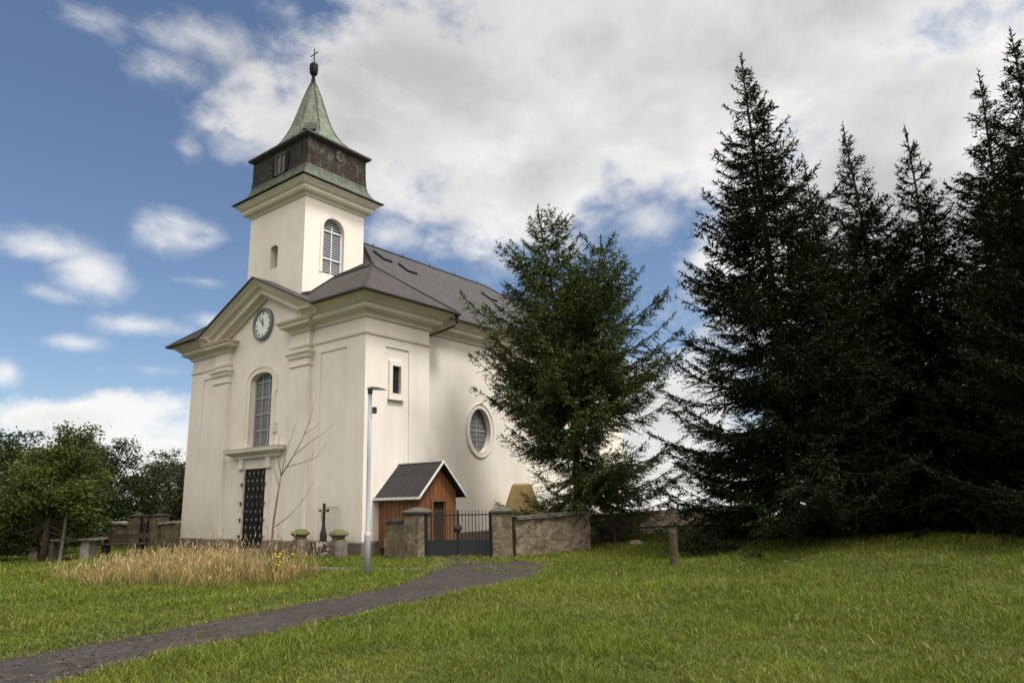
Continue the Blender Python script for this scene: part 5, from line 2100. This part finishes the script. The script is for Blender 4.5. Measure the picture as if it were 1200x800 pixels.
weeds()


def litter():
    # pebbles, straw and leaf scraps lying on the asphalt
    n_ = 2600
    A_ = resample(PU, 14); B_ = resample(PL, 14)
    i = rg.integers(30, len(A_), n_); t_ = rg.beta(.45, .45, n_)
    x = A_[i, 0]*(1-t_)+B_[i, 0]*t_+rg.normal(0, .12, n_); y = A_[i, 1]*(1-t_)+B_[i, 1]*t_+rg.normal(0, .12, n_)
    z = ground(x, y)+.030
    a = rg.uniform(0, 6.283, n_); l_ = rg.uniform(.008, .04, n_); w_ = rg.uniform(.005, .014, n_)
    d = np.stack([np.cos(a), np.sin(a), rg.uniform(-.1, .25, n_)], 1); e = np.stack([-np.sin(a), np.cos(a), rg.uniform(-.3, .3, n_)], 1)
    P = np.stack([x, y, z], 1)
    V = np.stack([P-d*l_[:, None], P-e*w_[:, None], P+d*l_[:, None], P+e*w_[:, None]], 1).reshape(-1, 3)
    pal = np.array([[.19, .15, .09], [.10, .088, .075], [.17, .15, .13], [.07, .06, .04], [.025, .022, .02]])
    C = np.repeat(pal[rg.integers(0, 5, n_)]*rg.uniform(.6, 1.2, (n_, 1)), 4, axis=0)
    o = np_mesh('path_litter', V, np.arange(4*n_).reshape(-1, 4), M['grass'], None, C)
    tag(o, 'pebbles, straw and leaf scraps scattered on the asphalt path', 'litter', None, 'stuff')


litter()
# yellow flowering plant at the right end of the dry grass
fx, fy = -4.6, -2.35
fz = g1(fx, fy)
t = thing('flowering_weed', (fx, fy, fz), 'small yellow-flowered weed at the right end of the dry grass', 'flower')
b = MB()
heads = []
for k in range(26):
    a = rnd.uniform(0, 6.28); r = rnd.uniform(.05, .42); h = rnd.uniform(.22, .5)
    p = (fx+r*math.cos(a), fy+r*math.sin(a), fz+h)
    b.tube([(fx+r*.4*math.cos(a), fy+r*.4*math.sin(a), fz-.02), p], [.006, .004], 5)
    heads.append(p)
    for q in range(3):
        f = rnd.uniform(.2, .9); a2 = rnd.uniform(0, 6.28)
        c = np.array([fx+r*(.4+.6*f)*math.cos(a), fy+r*(.4+.6*f)*math.sin(a), fz+h*f])
        d = np.array([math.cos(a2), math.sin(a2), .3])*.09; e = np.array([-math.sin(a2), math.cos(a2), 0])*.02
        b.face([c, c+d*.5+e, c+d, c+d*.5-e])
gm = simple('weed_green', (.06, .085, .02), .7, .2)
b.build('stems', gm, t)
for p in heads:
    if rnd.random() < .35:
        b = MB(); b.lathe(p[:2], [(.008, p[2]-.01), (.04, p[2]+.012), (.036, p[2]+.025), (.01, p[2]+.03)], 8)
        b.build('flower_head', M['flower'], t)
# stones lying in the grass near the spruces
for (x, y), s, lab in (((5.2, -7.0), .24, 'pale flat stone in the grass under the rail'), ((1.6, -12.6), .06, 'tiny pale litter scrap in the shaded grass by the spruces')):
    z = g1(x, y)
    b = MB()
    r3 = np.random.default_rng(int(x*10))
    b.loft([[(x+s*r*math.cos(a)*r3.uniform(.8, 1.2), y+s*r*math.sin(a)*r3.uniform(.8, 1.2), z+s*h) for a in np.linspace(0, 6.283, 10)[:-1]] for r, h in ((1, -.1), (1.05, .15), (.8, .42), (.35, .55))])
    tag(b.build('stone', M['pale_stone']), lab, 'stone')
